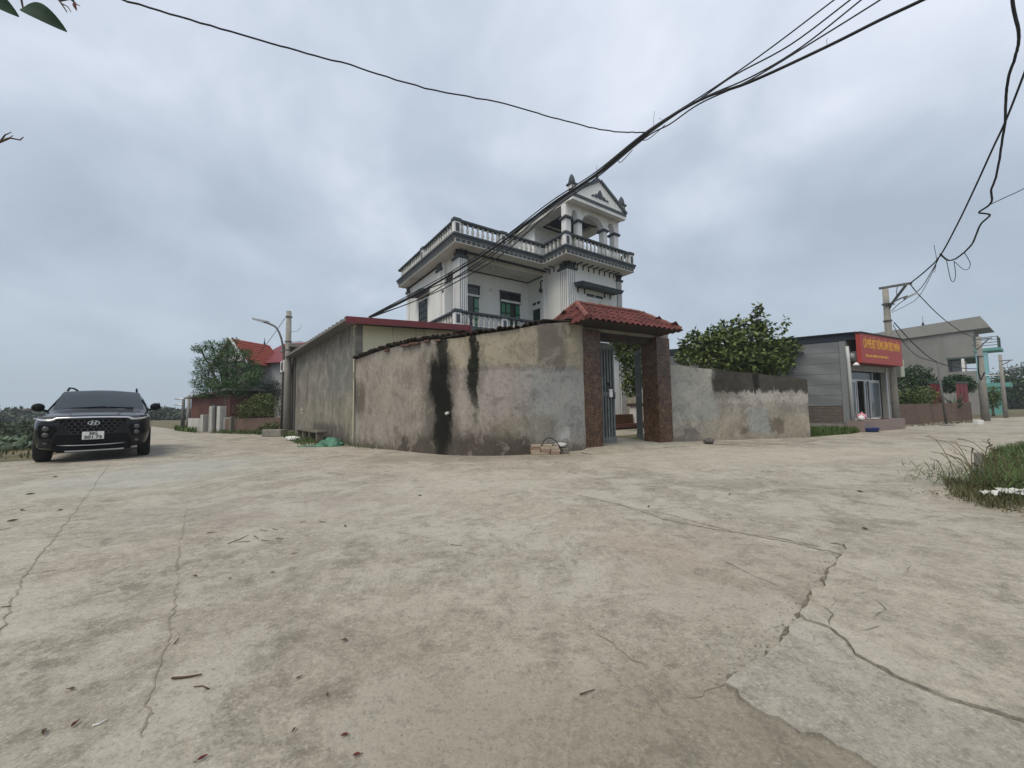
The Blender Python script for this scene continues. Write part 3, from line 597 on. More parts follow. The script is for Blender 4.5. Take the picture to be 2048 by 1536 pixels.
# --- balustrades
BH = .50
prof = [(.062, 0), (.062, .05), (.035, .07), (.045, .12), (.066, .20), (.060, .27), (.036, .36), (.034, .41), (.05, .425), (.05, .45), (.062, .455), (.062, BH)]
bal_me = MB().lathe(prof, 8).mesh('baluster'); bal_me.materials.append(M['bal']); bal_me.polygons.foreach_set('use_smooth', [True]*len(bal_me.polygons))
post_me = MB().box(-.15, .15, -.11, .11, 0, BH).mesh('post'); post_me.materials.append(M['white'])
panel_me = MB().box(-.085, .085, -.118, -.108, .07, BH-.07).mesh('post_panel'); panel_me.materials.append(M['slate'])
cap_me = MB().bbox(-.19, .19, -.15, .15, 0, .14, .02).mesh('post_cap'); cap_me.materials.append(M['slate'])
def balustrade(name, pts, z, post_at, parent, step=.255):
    root = MB(); prt = None
    rails = []
    for i in range(len(pts)-1):
        p, q = Vector(pts[i]+(0,)), Vector(pts[i+1]+(0,)); d = (q-p).normalized(); n_ = Vector((-d.y, d.x, 0)); e0, e1 = p-d*.10, q+d*.10
        bx = MB()
        bx.prism([(e0+n_*.10)[:2], (e0-n_*.10)[:2], (e1-n_*.10)[:2], (e1+n_*.10)[:2]][::-1], z+BH+.003+.002*i, z+BH+.12+.002*i)
        bx.prism([(e0+n_*.125)[:2], (e0-n_*.125)[:2], (e1-n_*.125)[:2], (e1+n_*.125)[:2]][::-1], z+BH+.035+.002*i, z+BH+.085+.002*i)
        ro_ = bx.build(name, M['slate'], parent); rails.append(ro_)
        posts = sorted(post_at[i]); L = (q-p).length; an = math.atan2(d.y, d.x)
        for t in posts:
            o = link('post', post_me, None, parent); o.location = p+d*t+Vector((0, 0, z)); o.rotation_euler.z = an
            pn = link('post_panel', panel_me, None, o)
            c_ = link('post_cap', cap_me, None, o); c_.location = (0, 0, BH+.006)
        st = [0]+posts+[L] if posts and posts[0] > .4 else posts+[L]
        lim = sorted(set([0.0]+posts+[L]))
        for a_, b2 in zip(lim[:-1], lim[1:]):
            if b2-a_ < .5: continue
            lo = a_+(.15 if a_ in posts else .10); hi = b2-(.15 if b2 in posts else .10); n = max(1, int(round((hi-lo)/step)))
            for k_ in range(n):
                o = link('baluster', bal_me, None, parent); o.location = p+d*(lo+(k_+.5)*(hi-lo)/n)+Vector((0, 0, z)); o.rotation_euler.z = an
par = empty('parapet'); par.parent = house
balustrade('handrail', [(.10, 6.95), (.10, .10), (4.76, .10), (4.76, -1.49), (9.24, -1.49), (9.24, 2.5)], 8.272, [[3.4], [.02, 2.3], [], [0.03, 4.45], []], par)
# balcony on the first floor
BO = [(0, 0), (5.35, 0), (5.35, 2.15), (.5, 2.15), (.5, 2.9), (0, 2.9)]
bsl = MB().prism(BO, 4.12, 4.36).build('balcony_slab', M['white'], house); MB().prism(off([(0, 0), (5.345, 0), (5.345, 2.1), (0, 2.1)], .05), 4.365, 4.46).build('cornice', M['slate'], bsl)
lowb = empty('balcony_rail'); lowb.parent = house
balustrade('handrail', [(.10, 2.9), (.10, .10), (5.30, .10)], 4.463, [[], [.02, 2.3]], lowb)
# --- columns
def column(a0, a1, b0, b1, z0, z1, parent=house):
    c = hb(a0, a1, b0, b1, z0, z1-.36).build('column', M['white'], parent)
    n = 4
    for i in range(n):
        x = a0+(a1-a0)*(i+.7)/(n+.4); hb(x-.011, x+.011, b0-.006, b0+.004, z0+.05, z1-.40).build('flute', M['slate'], c)
        y = b0+(min(b1, b0+.55)-b0)*(i+.7)/(n+.4); hb(a0-.006, a0+.004, y-.011, y+.011, z0+.05, z1-.40).build('flute', M['slate'], c)
    cp = MB().bbox(a0-.07, a1+.07, b0-.07, b1+.07, z1-.359, z1-.24, .02); cp.build('capital', M['slate'], c)
    MB().box(a0+.02, a1-.02, b0+.02, b1-.02, z1-.242, z1).build('capital_block', M['slate'], c)
    for (x0, x1, y0, y1) in ((a0+.04, a0+.15, b0-.10, b0+.03), (a1-.15, a1-.04, b0-.10, b0+.03), (a0-.10, a0+.03, b0+.04, b0+.15)):
        MB().extr([(x0, y0, z1-.01), (x0, y1, z1-.01), (x0, y1, z1-.2), (x0, y1-.03, z1-.22), (x0, y0+.02, z1-.05)] if x1-x0 < .12 and y1-y0 > .12 else [(x0, y0, z1-.01), (x0, y0, z1-.06), (x0+.1, y0, z1-.2), (x1, y0, z1-.2), (x1, y0, z1-.01)], (x1-x0, 0, 0) if x1-x0 < .12 and y1-y0 > .12 else (0, y1-y0, 0)).build('scroll', M['dslate'], c)
    return c
column(.46, .86, .56, 1.12, 4.47, 7.875)
column(5.30, 5.86, -.95, -.38, .12, 7.875)
column(8.84, 9.16, -.95, -.60, .12, 7.875)
# left flank: arch between corner column and pier, pilasters, window with canopy
pts = [(.62, 1.13, 7.86), (.62, 1.13, 6.55)]
for i in range(13):
    an = math.pi*i/12; pts.append((.62, 1.72-.55*math.cos(an), 6.55+.62*math.sin(an)))
pts += [(.62, 2.30, 4.48), (.62, 2.62, 4.48), (.62, 2.62, 7.86)]
MB().extr(pts[::-1], (.20, 0, 0)).build('arch_wall', M['wall'], house)
ar = MB()
for i in range(12):
    a0, a1 = math.pi*i/12, math.pi*(i+1)/12
    q = lambda an, r_: (.60, 1.72-(.55+r_)*math.cos(an), 6.55+(.62+r_)*math.sin(an))
    ar.extr([q(a0, 0), q(a1, 0), q(a1, .09), q(a0, .09)], (.24, 0, 0))
ar.build('arch_trim', M['slate'], house)
hb(.50, .86, 2.22, 2.40, 6.45, 6.56).build('arch_impost', M['slate'], house)
pl_ = hb(.47, .66, 2.40, 2.86, 4.47, 7.52).build('pilaster', M['white'], house); MB().bbox(.40, .70, 2.33, 2.93, 7.523, 7.65, .015).build('capital', M['slate'], pl_); hb(.44, .66, 2.42, 2.84, 7.652, 7.87).build('capital_block', M['slate'], pl_)
for y in (2.27, 2.31, 2.36): hb(.612, .622, y-.009, y+.009, 4.5, 6.4).build('flute', M['slate'], pl_)
hb(.53, .66, 2.61, 6.9, 4.3, 7.86).build('flank_wall', M['white'], house)
pl_ = hb(.44, .70, 6.66, 6.97, 0, 7.52).build('pilaster', M['white'], house); MB().bbox(.38, .73, 6.60, 7.03, 7.523, 7.64, .015).build('capital', M['slate'], pl_); hb(.42, .7, 6.68, 6.95, 7.642, 7.87).build('capital_block', M['slate'], pl_)
hb(.49, .535, 2.9, 6.6, 7.79, 7.875).build('trim', M['dslate'], house)
cw = MB().extr([(.53, 3.85, 6.98), (.53, 5.55, 6.98), (-.02, 5.55, 6.86), (-.02, 3.85, 6.86), ], (0, 0, .10)).build('window_canopy', M['slate'], house)
wd = hb(.50, .54, 4.18, 5.25, 5.05, 6.62).build('window', M['glassd'], house)
for y in (4.18, 4.44, 4.70, 4.96, 5.22): hb(.475, .52, y-.025, y+.025, 5.05, 6.62).build('window_bar', M['greenfr'], wd)
for z in (5.35, 5.7, 6.05, 6.40): hb(.472, .50, 4.16, 5.26, z-.012, z+.012).build('window_bar', M['dslate'], wd)
hb(.46, .53, 4.08, 5.35, 6.62, 6.75).build('lintel', M['wall'], wd)
# recessed balcony: soffit trims, doors, lamp
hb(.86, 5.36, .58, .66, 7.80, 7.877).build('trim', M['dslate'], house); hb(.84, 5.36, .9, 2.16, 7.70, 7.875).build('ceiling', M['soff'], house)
hb(.86, 5.352, 2.10, 2.148, 7.66, 7.70).build('trim', M['dslate'], house); hb(5.30, 5.348, .9, 2.12, 7.66, 7.70).build('trim', M['dslate'], house)
def green_door(a0, a1, z1, openleaf):
    d = hb(a0, a1, 2.135, 2.149, 4.47, z1).build('door', M['glassd'], house)
    hb(a0-.07, a1+.07, 2.09, 2.15, z1-.06, z1+.03).build('frame', M['slate'], d); 
    for x in (a0-.05, a1): hb(x, x+.05, 2.09, 2.15, 6.42, z1-.06).build('frame', M['slate'], d)
    hb(a0-.03, a1+.03, 2.085, 2.15, 6.44, 6.54).build('transom', M['white'], d)
    n = 4; w_ = (a1-a0)/n
    for i in range(n):
        if i == openleaf: continue
        x = a0+i*w_
        for (z0, z2) in ((4.6, 5.3), (5.35, 5.85), (5.9, 6.35)): hb(x+.04, x+w_-.04, 2.118, 2.13, z0, z2).build('pane', M['glassg'], d)
        hb(x-.025, x+.025, 2.10, 2.132, 4.47, 6.44).build('frame', M['greenfr'], d)
        for z in (5.325, 5.875, 6.40): hb(x, x+w_, 2.105, 2.131, z-.03, z+.03).build('frame', M['greenfr'], d)
green_door(1.20, 2.32, 6.98, 2); green_door(3.60, 4.78, 6.98, 2)
d = hb(5.335, 5.349, 1.16, 1.72, 4.47, 6.10).build('door', M['greenfr'], house); hb(5.30, 5.345, 1.08, 1.80, 6.10, 6.18).build('frame', M['white'], d)
for y0, y1 in ((1.15, 1.38), (1.48, 1.75)): hb(5.335, 5.349, y0, y1, 6.36, 6.48).build('vent', M['dslate'], house)
MB().lathe([(.13, 0), (.16, -.03), (.16, -.05), (.10, -.09), (.02, -.10)], 14).build('ceiling_lamp', M['bal'], house, True, (2.6, 1.35, 7.70))
hb(2.95, 3.07, 2.11, 2.15, 6.86, 6.98).build('junction_box', M['soff'], house)
ln = empty('wall_lamp', (5.25, .85, 7.0)); ln.parent = house
MB().tube([(.09, 0, .45), (-.03, 0, .42), (-.10, 0, .30), (-.06, 0, .16), (-.10, 0, .06)], .035, 8).build('lamp_arm', M['dslate'], ln); MB().lathe([(.02, -.2), (.09, -.15), (.11, -.05), (.06, .02), (.02, .04)], 10).build('lamp_glass', M['glassd'], ln, True, (-.10, 0, .0))
hb(5.30, 5.36, .80, .90, 4.4, 7.6).build('downpipe', M['white'], house)
# --- tower front: brackets under the soffit, canopy, shuttered window
brk = MB().box(-.026, .026, -.03, .0, -.24, -.003).box(-.026, .026, -.36, -.0301, -.045, -.003).mesh('bracket'); brk.materials.append(M['dslate'])
for a_ in (6.02, 6.40, 6.78, 7.16, 7.54, 7.92, 8.30, 8.62):
    o = link('bracket', brk, None, house); o.location = (a_, -.882, 7.88)
for b_ in (.0, .35):
    o = link('bracket', brk, None, house); o.location = (5.348, b_, 7.88); o.rotation_euler.z = R(-90)
cy0 = MB().add([(5.78, -.88, 6.75), (8.55, -.88, 6.75), (8.55, -1.45, 6.69), (5.78, -1.45, 6.69), (5.70, -.88, 6.92), (8.63, -.88, 6.92), (8.63, -1.53, 6.84), (5.70, -1.53, 6.84)], [(0, 1, 2, 3), (7, 6, 5, 4), (0, 4, 5, 1), (1, 5, 6, 2), (2, 6, 7, 3), (3, 7, 4, 0)]).build('window_canopy', M['slate'], house)
for a_ in (6.02, 6.47, 7.88, 8.30):
    o = link('bracket', brk, None, cy0); o.location = (a_, -.882, 6.745)
wn_ = hb(6.58, 7.76, -.90, -.872, 4.9, 6.56).build('window', M['wall'], house)
for x0, x1 in ((6.60, 7.14), (7.20, 7.74)): hb(x0, x1, -.905, -.895, 6.40, 6.54).build('pane', M['glassd'], wn_)
for x0, x1 in ((6.60, 7.15), (7.19, 7.74)):
    sh_ = hb(x0, x1, -.925, -.899, 4.95, 6.34).build('shutter', M['white'], wn_)
    for z0, z1 in ((5.0, 5.6), (5.66, 6.0), (6.06, 6.28)): hb(x0+.09, x1-.09, -.935, -.924, z0, z1).build('shutter_panel', M['soff'], sh_)
# --- ground floor seen through the gate
hb(.2, 9.35, -1.3, 2.16, 4.05, 4.118).build('canopy_slab', M['slate'], house)
MB().box(4.6, 11.2, -2.6, -.96, .09, .26).build('porch_step', rough_mat('red_tile_step', (.13, .055, .04), (.17, .075, .055), 6, .6, None), house)
pp = empty('porch_post', (8.2, -2.3, .26)); pp.parent = house
hb(-.2, .2, -.2, .2, 0, .78).build('shaft', M['white'], pp); hb(-.11, .11, -.206, -.19, .08, .68).build('panel', plain('slate_blue', (.05, .06, .10), .6), pp); MB().bbox(-.30, .30, -.3, .3, .782, .92, .02).build('cap', plain('brown_cap', (.07, .05, .05), .6), pp)
hb(5.9, 7.9, -2.35, -2.15, .26, .68).build('porch_wall', plain('brown_tile', (.10, .05, .025), .4), house)
# --- pavilion on the roof terrace
P0, P1, PB = 5.35, 9.12, -.90
pav = empty('pavilion'); pav.parent = house
cols = ((P0, P0+.36), (6.15, 6.45), (7.95, 8.25), (P1-.36, P1))
for x0, x1 in cols:
    c = hb(x0, x1, PB, PB+.36, 8.272, 10.72).build('column', M['white'], pav) if False else hb(x0+.02, x1-.02, PB+.02, PB+.34, 8.2, 10.10).build('column', M['white'], pav)
    MB().bbox(x0-.07, x1+.07, PB-.07, PB+.43, 10.0, 10.12, .02).build('capital', M['slate'], c)
# arcade: one wall with three arches
arc = [(P0, PB, 10.121)]
poly = [(P0, 10.78), (P0, 10.121), (P0+.36, 10.121)]
def arcpts(x0, x1, z, h, n=10): return [((x0+x1)/2-(x1-x0)/2*math.cos(math.pi*i/n), z+h*math.sin(math.pi*i/n)) for i in range(n+1)]
segs = [(P0+.36, 6.15, .42), (6.45, 7.95, .46), (8.25, P1-.36, .42)]
arcade = MB(); top = 10.76
for x0, x1, h_ in segs:
    A_ = arcpts(x0, x1, 10.121, h_)
    for (xa, za), (xb, zb) in zip(A_[:-1], A_[1:]): arcade.add([(xa, PB, za), (xb, PB, zb), (xb, PB, top), (xa, PB, top), (xa, PB+.3, za), (xb, PB+.3, zb), (xb, PB+.3, top), (xa, PB+.3, top)], [(0, 1, 2, 3), (7, 6, 5, 4), (1, 0, 4, 5)])
for x0, x1 in cols: arcade.add([(x0, PB, 10.121), (x1, PB, 10.121), (x1, PB, top), (x0, PB, top), (x0, PB+.3, 10.121), (x1, PB+.3, 10.121), (x1, PB+.3, top), (x0, PB+.3, top)], [(0, 1, 2, 3), (7, 6, 5, 4), (3, 0, 4, 7), (1, 2, 6, 5), (0, 1, 5, 4)])
arcade.build('arcade', M['white'], pav)
RB = -1.36; RE = 4.6
hb(P0+.36, P1-.36, 1.95, RE-.3, 8.1, 10.75).build('stair_room', M['wall'], pav)
for x0 in (6.0, 6.45): hb(x0, x0+.22, 1.935, 1.952, 8.95, 9.08).build('vent', M['dslate'], pav)
# ceiling with a dark recessed panel
rs = MB()
for (x0, x1, y0, y1) in ((P0, P1, RB, .1), (P0, P0+.75, .1, 1.6), (P1-.75, P1, .1, 1.6), (P0, P1, 1.6, RE)): rs.box(x0, x1, y0, y1, 10.72 if y0 != RB else 10.725, 10.94)
rs.build('roof_slab', M['soff'], pav); hb(P0+.7, P1-.7, .05, 1.65, 10.90, 10.95).build('ceiling_panel', M['navy'], pav)
hb(P0+.66, P1-.66, .02, .12, 10.70, 10.76).build('trim', M['dslate'], pav); hb(P0+.66, P0+.76, .12, 1.6, 10.70, 10.76).build('trim', M['dslate'], pav); hb(P0+.76, P1-.66, 1.55, 1.66, 10.70, 10.76).build('trim', M['dslate'], pav)
hb(P0-.03, P1+.03, RB-.05, RB+.06, 10.86, 11.0).build('cornice', M['slate'], pav); hb(P0-.031, P0+.05, RB+.061, RE, 10.87, 10.99).build('cornice', M['slate'], pav); hb(P1-.05, P1+.031, RB+.061, RE, 10.87, 10.99).build('cornice', M['slate'], pav)
hb(P0-.01, P1+.01, RB-.02, RB+.2, 10.70, 10.859).build('fascia', M['white'], pav)
mid = (P0+P1)/2; AP = 12.12
MB().extr([(P0, RB, 10.99), (P1, RB, 10.99), (mid, RB, AP)], (0, .2, 0)).build('pediment', M['wall'], pav)
def rake(x0, z0, x1, z1, y0, y1, t):
    d = Vector((x1-x0, 0, z1-z0)).normalized(); n_ = Vector((-d.z, 0, d.x))
    if n_.z < 0: n_ = -n_
    a, b_ = Vector((x0, y0, z0)), Vector((x1, y0, z1)); return MB().extr([a, b_, b_+n_*t, a+n_*t], (0, y1-y0, 0))
for sx in (P0-.04, P1+.04):
    rake(sx, 10.97, mid, AP+.0, RB-.07, RB+.10, .15).build('rake_trim', M['slate'], pav)
    rake(sx, 10.99, mid, AP+.02, RB+.101, RE, .06).build('roof_slope', M['slate'], pav)
# relief ornament in the gable
om = MB(); op = [(-.62, -.14), (-.50, -.07), (-.40, -.09), (-.30, .02), (-.2, .0), (-.12, .14), (-.05, .24), (0, .30), (.05, .24), (.12, .14), (.2, .0), (.3, .02), (.4, -.09), (.5, -.07), (.62, -.14), (.5, -.17), (.38, -.13), (.26, -.19), (.14, -.12), (0, -.18), (-.14, -.12), (-.26, -.19), (-.38, -.13), (-.5, -.17)]
om.extr([(mid+x, RB-.03, 11.40+z) for x, z in op], (0, .04, 0)).build('gable_relief', M['slate'], pav)
for sx in (P0+.12, P1-.12):
    fn = MB().box(sx-.13, sx+.13, RB-.0, RB+.26, 10.97, 11.42).build('finial', M['white'], pav)
    for dx in (-.10, .06): hb(sx+dx-.001, sx+dx+.041, RB-.012, RB+.002, 11.0, 11.38).build('finial_flute', M['slate'], fn)
    MB().bbox(sx-.2, sx+.2, RB-.07, RB+.33, 11.42, 11.52, .02).build('finial_cap', M['slate'], fn); MB().lathe([(.15, 0), (.17, .08), (.14, .2), (.13, .26), (.08, .38), (.02, .46)], 10).build('finial_bud', M['slate'], fn, True, (sx, RB+.13, 11.52))
MB().lathe([(.06, 0), (.08, .06), (.05, .16), (.07, .2), (.012, .35), (.008, .75)], 8).build('lightning_rod', M['slate'], pav, True, (mid-.05, RB+.1, AP+.12))

# ================================================================== GATEWAY
gate = empty('gateway', G0, GA, 'brown marbled gate pillars carrying a small red tiled roof', 'gateway')
k = NT('brown_marble'); v = k.co()
n1 = k.noise(v, 4, 8, .75, 1.8); n2 = k.noise(k.map(v, (1, 1, 1.6), (3, 4, 5)), 9, 7, .72, 2.6)
col = k.ramp(n1, [(.36, (.03, .016, .010)), (.52, (.085, .045, .027)), (.66, (.19, .115, .07))]); col = k.mix(k.mr(n2, .56, .62, 0, .6), col, (.33, .21, .12)); col = k.mix(k.mr(n2, .40, .45, .5, 0), col, (.03, .016, .01))
M['marble'] = k.fin(col, .35, 0, .4)
M['rtile'] = rough_mat('red_roof_tile', (.13, .038, .036), (.185, .058, .052), 6, .8, (.06, .04, .034), 2.0, .2, each=.75)
M['rridge'] = rough_mat('red_ridge', (.19, .075, .06), (.24, .10, .08), 5, .75, (.16, .07, .05), 2, .2)
M['rust'] = rough_mat('dark_steel', (.03, .028, .026), (.05, .045, .04), 5, .7, (.07, .04, .03), 3, .1)
GW = 3.22; PW = .55; PD = .55
for x0, z0 in ((0, .0), (GW-PW-.03, -.02)):
    p_ = MB().box(x0, x0+PW, 0, PD, z0, 2.98).build('pillar', M['marble'], gate)
    # cladding slabs set on the face, thin joints between
    for zz0 in (0.62, 1.24, 1.86, 2.48): MB().box(x0-.002, x0+PW+.002, -.0035, PD+.002, zz0-.004, zz0+.004).build('joint', M['rust'], p_)
MB().box(-.05, GW+.05, .10, PD-.06, 2.984, 3.16).build('lintel', M['concrete'], gate)
MB().box(.46, GW-.5, .16, PD-.12, 2.80, 2.983).build('beam', M['rust'], gate)
ev, rz_, k0, k1, x0_, x1_ = 3.06, 3.66, -.66, 1.16, -.42, 2.84; kr = .25; xr0, xr1 = .02, 2.26
roofg = MB().add([(x0_, k0, ev), (x1_, k0, ev), (x1_, k1, ev), (x0_, k1, ev), (xr0, kr, rz_), (xr1, kr, rz_)], [(0, 1, 5, 4), (2, 3, 4, 5), (1, 2, 5), (3, 0, 4), (0, 3, 2, 1)]).build('roof', M['rust'], gate)
# wavy tiles, each laid one by one over the four slopes
tm = MB(); nx2, ny2 = 6, 2
for j in range(ny2+1):
    for i in range(nx2+1):
        x = -.1+.2*i/nx2; tm.v.append((x, .30*j/ny2, .024*math.sin(math.pi*2*i/nx2+.6)+.022*(1-j/ny2)))
n0 = len(tm.v); tm.v += [(x, y, z-.014) for x, y, z in tm.v[:nx2+1]]
for j in range(ny2):
    for i in range(nx2): a = j*(nx2+1)+i; tm.f.append((a, a+1, a+nx2+2, a+nx2+1))
for i in range(nx2): tm.f.append((n0+i, n0+i+1, i+1, i))
tile2 = tm.mesh('roof_tile'); tile2.materials.append(M['rtile'])
def tile_slope(c0, c1, r0, r1, wt=.2, ht=.26):
    """c0->c1 eave (outer), r0,r1 the ridge ends above them"""
    c0, c1, r0, r1 = map(Vector, (c0, c1, r0, r1)); ex = (c1-c0).normalized(); nrm = ex.cross(((r0+r1)/2-(c0+c1)/2)).normalized(); up = nrm.cross(ex)
    H_ = (r0-c0).dot(up); L = (c1-c0).length; l0, l1 = (r0-c0).dot(ex), (r1-c0).dot(ex); nr = max(1, round(H_/ht)); hh = H_/nr
    for r_ in range(nr):
        t = (r_+.35)/nr; a, b_ = l0*t, L+(l1-L)*t; n = int(L/wt)+1
        for i in range(n):
            x = (i+.5)*L/n
            if x < a-.02 or x > b_+.02: continue
            o = link('roof_tile', tile2, None, roofg)
            p = c0+ex*x+up*(r_*hh-.05)+nrm*(.022+random.uniform(-.004, .004))
            m_ = Matrix((ex, up, nrm)).transposed().to_4x4(); m_.translation = p; o.matrix_local = m_ @ Matrix.Diagonal((L/n/.2*1.02, (hh+.07)/.30, 1, 1))
tile_slope((x0_, k0, ev), (x1_, k0, ev), (xr0, kr, rz_), (xr1, kr, rz_)); tile_slope((x1_, k1, ev), (x0_, k1, ev), (xr1, kr, rz_), (xr0, kr, rz_))
tile_slope((x0_, k1, ev), (x0_, k0, ev), (xr0, kr+.001, rz_), (xr0, kr-.001, rz_)); tile_slope((x1_, k0, ev), (x1_, k1, ev), (xr1, kr-.001, rz_), (xr1, kr+.001, rz_))
for a, b_ in (((xr0, kr, rz_), (xr1, kr, rz_)), ((x0_, k0, ev), (xr0, kr, rz_)), ((x1_, k0, ev), (xr1, kr, rz_)), ((x0_, k1, ev), (xr0, kr, rz_)), ((x1_, k1, ev), (xr1, kr, rz_))):
    a, b_ = Vector(a)+Vector((0, 0, .05)), Vector(b_)+Vector((0, 0, .05)); n = max(2, int((b_-a).length/.33))
    for i in range(n): MB().tube([a+(b_-a)*(i/n), a+(b_-a)*((i+1.06)/n)], [.068, .056], 8).build('ridge_tile', M['rridge'], roofg)
# folding steel leaves
M['gatesteel'] = rough_mat('grey_green_steel', (.085, .105, .105), (.13, .15, .15), 4, .55, (.22, .23, .22), 5, .1, .4)
def gate_leaf(x, y, an, wd_, label=None):
    l = empty('gate_leaf', (x, y, .10), an); l.parent = gate
    nb_ = max(5, int(wd_/.1))
    for i in range(nb_):
        u_ = wd_*(i+.5)/nb_; MB().box(u_-.028, u_+.028, -.02, .02, .12, 2.5).build('bar', M['gatesteel'], l)
    for z in (.0, 1.22, 2.5): MB().box(-.005, wd_+.005, -.026, .026, z, z+.12).build('rail', M['gatesteel'], l)
    MB().box(.005, wd_-.005, .005, .012, .12, 2.5).build('sheet', M['rust'], l); return l
lf = gate_leaf(PW-.05, .42, R(1), .92); MB().bbox(.66, .78, -.075, -.027, 1.2, 1.42, .01).build('lock', M['white'], lf); MB().tube([(.62, -.05, 1.6), (.76, -.06, 1.35), (.88, -.05, 1.16)], .018, 6).build('bolt', M['rust'], lf)
gate_leaf(GW-PW-.06, .58, R(56), .62)

# ================================================================== RIGHT BOUNDARY WALL
q0, q1 = Vector((4.50, 11.12, 0)), Vector((9.14, 11.91, 0)); QL = (q1-q0).length
def qs(px, py):
    # place on the wall plane
    d = sight(px, py); nrm = Vector((-(q1-q0).y, (q1-q0).x, 0)); t = (q0-Vector((0, 0, CAMH))).dot(nrm)/d.dot(nrm); p = d*t+Vector((0, 0, CAMH)); return (Vector((p.x, p.y, 0))-q0).dot((q1-q0).normalized()), p.z
def qsp(x0, x1, y0, y1, f, c, su=.06, sv=.08):
    s0, _ = qs(x0, (y0+y1)/2); s1, _ = qs(x1, (y0+y1)/2); xm = (x0+x1)/2; return (s0, s1, qs(xm, y1)[1], qs(xm, y0)[1], su, sv, f, c)
rs_ = [qsp(1340, 1436, 720, 860, .95, (.32, .325, .30), .05, .1), qsp(1455, 1625, 780, 806, .8, (.46, .43, .40), .15, .06), qsp(1540, 1625, 785, 808, .25, (.44, .38, .35), .12, .05), qsp(1440, 1625, 806, 830, .55, (.24, .21, .19), .15, .06), qsp(1430, 1625, 830, 868, .7, (.34, .30, .23), .15, .08), qsp(1495, 1540, 815, 866, .9, (.29, .31, .30), .06, .05), qsp(1540, 1570, 836, 866, .8, (.11, .09, .07), .08, .06),
       qsp(1352, 1500, 840, 880, .6, (.33, .29, .23), .1, .06), qsp(1362, 1400, 852, 868, .6, (.15, .13, .12), .06, .05), qsp(1480, 1500, 852, 868, .8, (.12, .10, .09), .06, .05), qsp(1425, 1625, 725, 784, .86, (.029, .027, .023), .07, .05), qsp(1430, 1480, 728, 800, .5, (.10, .09, .08), .1, .1), qsp(1505, 1515, 745, 782, .9, (.02, .02, .018), .03, .05), qsp(1340, 1400, 855, 890, .6, (.13, .125, .12), .1, .06), qsp(1400, 1620, 866, 890, .5, (.33, .29, .23), .2, .04)]
M['rwall'] = plaster('right_wall_plaster', (.31, .28, .235), (.35, .325, .285), rs_, (.14, .13, .115), .25, (.22, .19, .155))
rw = strip_wall('boundary_wall', [(q0.x+(q1.x-q0.x)*t, q0.y+(q1.y-q0.y)*t, 2.24+(1.80-2.24)*t+.012*math.sin(t*23), t*QL) for t in np.linspace(0, 1, 60)], M['rwall'], .2, None, 20, .012, lambda s, z: .012 if (z > 1.52-.05*(s-2) and s > 1.6+.3*math.sin(z*9)) else 0, 9)
tag(rw, 'low patched plaster wall with dark mouldy top band right of the gateway', 'wall', kind="thing")

# ================================================================== PLANTS
M['bark'] = rough_mat('bark', (.09, .075, .055), (.16, .14, .11), 9, .95, (.06, .055, .04), 4, .4)
M['leafA'] = leaf_mat('leaf_dark_green', (.028, .052, .012), (.15, .20, .055))
M['leafB'] = leaf_mat('leaf_deep_green', (.014, .04, .015), (.065, .125, .045))
M['leafC'] = leaf_mat('leaf_yellow_green', (.04, .07, .015), (.13, .17, .045))
M['leafD'] = leaf_mat('leaf_grey_green', (.035, .055, .035), (.085, .115, .07))
M['dry'] = leaf_mat('dry_grass_blade', (.10, .085, .04), (.24, .20, .10))
def tree(name, base, blobs, n, leaf, mat, label, cat='tree', group=None, trunk_r=.09, fork=None, lw=.5, jitter=.9, limbs=7, droop=.25):
    root = empty(name, base, 0, label, cat, group); B = Vector(base)
    bl = [(b[0]-B.x, b[1]-B.y, b[2]-B.z, b[3], b[4], b[5]) for b in blobs]
    t = MB(); fk = Vector(fork)-B if fork else Vector((0, 0, min(b[2]-b[5]*.5 for b in bl)))
    t.tube([(0, 0, -.1), fk*.5+Vector((.04, .03, 0)), fk], [trunk_r*1.25, trunk_r, trunk_r*.8], 8)
    for b in sorted(bl, key=lambda q: -q[3]*q[5])[:limbs]:
        c = Vector(b[:3]); t.tube([fk, fk.lerp(c, .5)+Vector((random.uniform(-.1, .1), random.uniform(-.1, .1), .08)), c, c+Vector((random.uniform(-.5, .5)*b[3], random.uniform(-.5, .5)*b[4], b[5]*.6))], [trunk_r*.6, trunk_r*.4, trunk_r*.22, .006], 6)
        for _ in range(4):
            d = Vector((random.uniform(-1, 1)*b[3], random.uniform(-1, 1)*b[4], random.uniform(-.4, .9)*b[5]))*.85; t.tube([fk.lerp(c, .75), c+d*.4, c+d], [trunk_r*.25, trunk_r*.13, .004], 5)
    t.build('trunk', M['bark'], root, True)
    P, D = crown_points(bl, n); D = D.copy(); D[:, 2] += .15
    link('crown', leaves('crown', P, D, leaf, leaf*lw, droop, jitter), mat, root); return root
# big bushy tree behind the low wall
def bl(px, py, Y, rx, rz, ry=None):
    p = AT(px, py, Y); return (p.x, p.y, p.z, rx, ry or rx, rz)
TB = [bl(1395, 690, 14.6, .62, .42), bl(1375, 712, 14.6, .45, .3), bl(1450, 690, 14.8, .75, .55), bl(1440, 720, 14.4, .8, .4), bl(1500, 680, 15, .7, .6), bl(1500, 720, 14.4, .85, .45), bl(1552, 705, 14.8, .6, .5), bl(1550, 730, 14.3, .6, .35), bl(1448, 660, 14.8, .28, .36), bl(1480, 655, 14.9, .3, .4), bl(1425, 672, 14.8, .35, .3), bl(1516, 640, 15, .26, .5), bl(1516, 622, 15, .13, .3), bl(1530, 660, 15, .3, .35), bl(1575, 690, 14.9, .35, .25), bl(1590, 700, 14.7, .2, .15), bl(1566, 660, 15, .12, .2), bl(1574, 640, 15, .07, .16), bl(1390, 672, 14.6, .2, .22)]
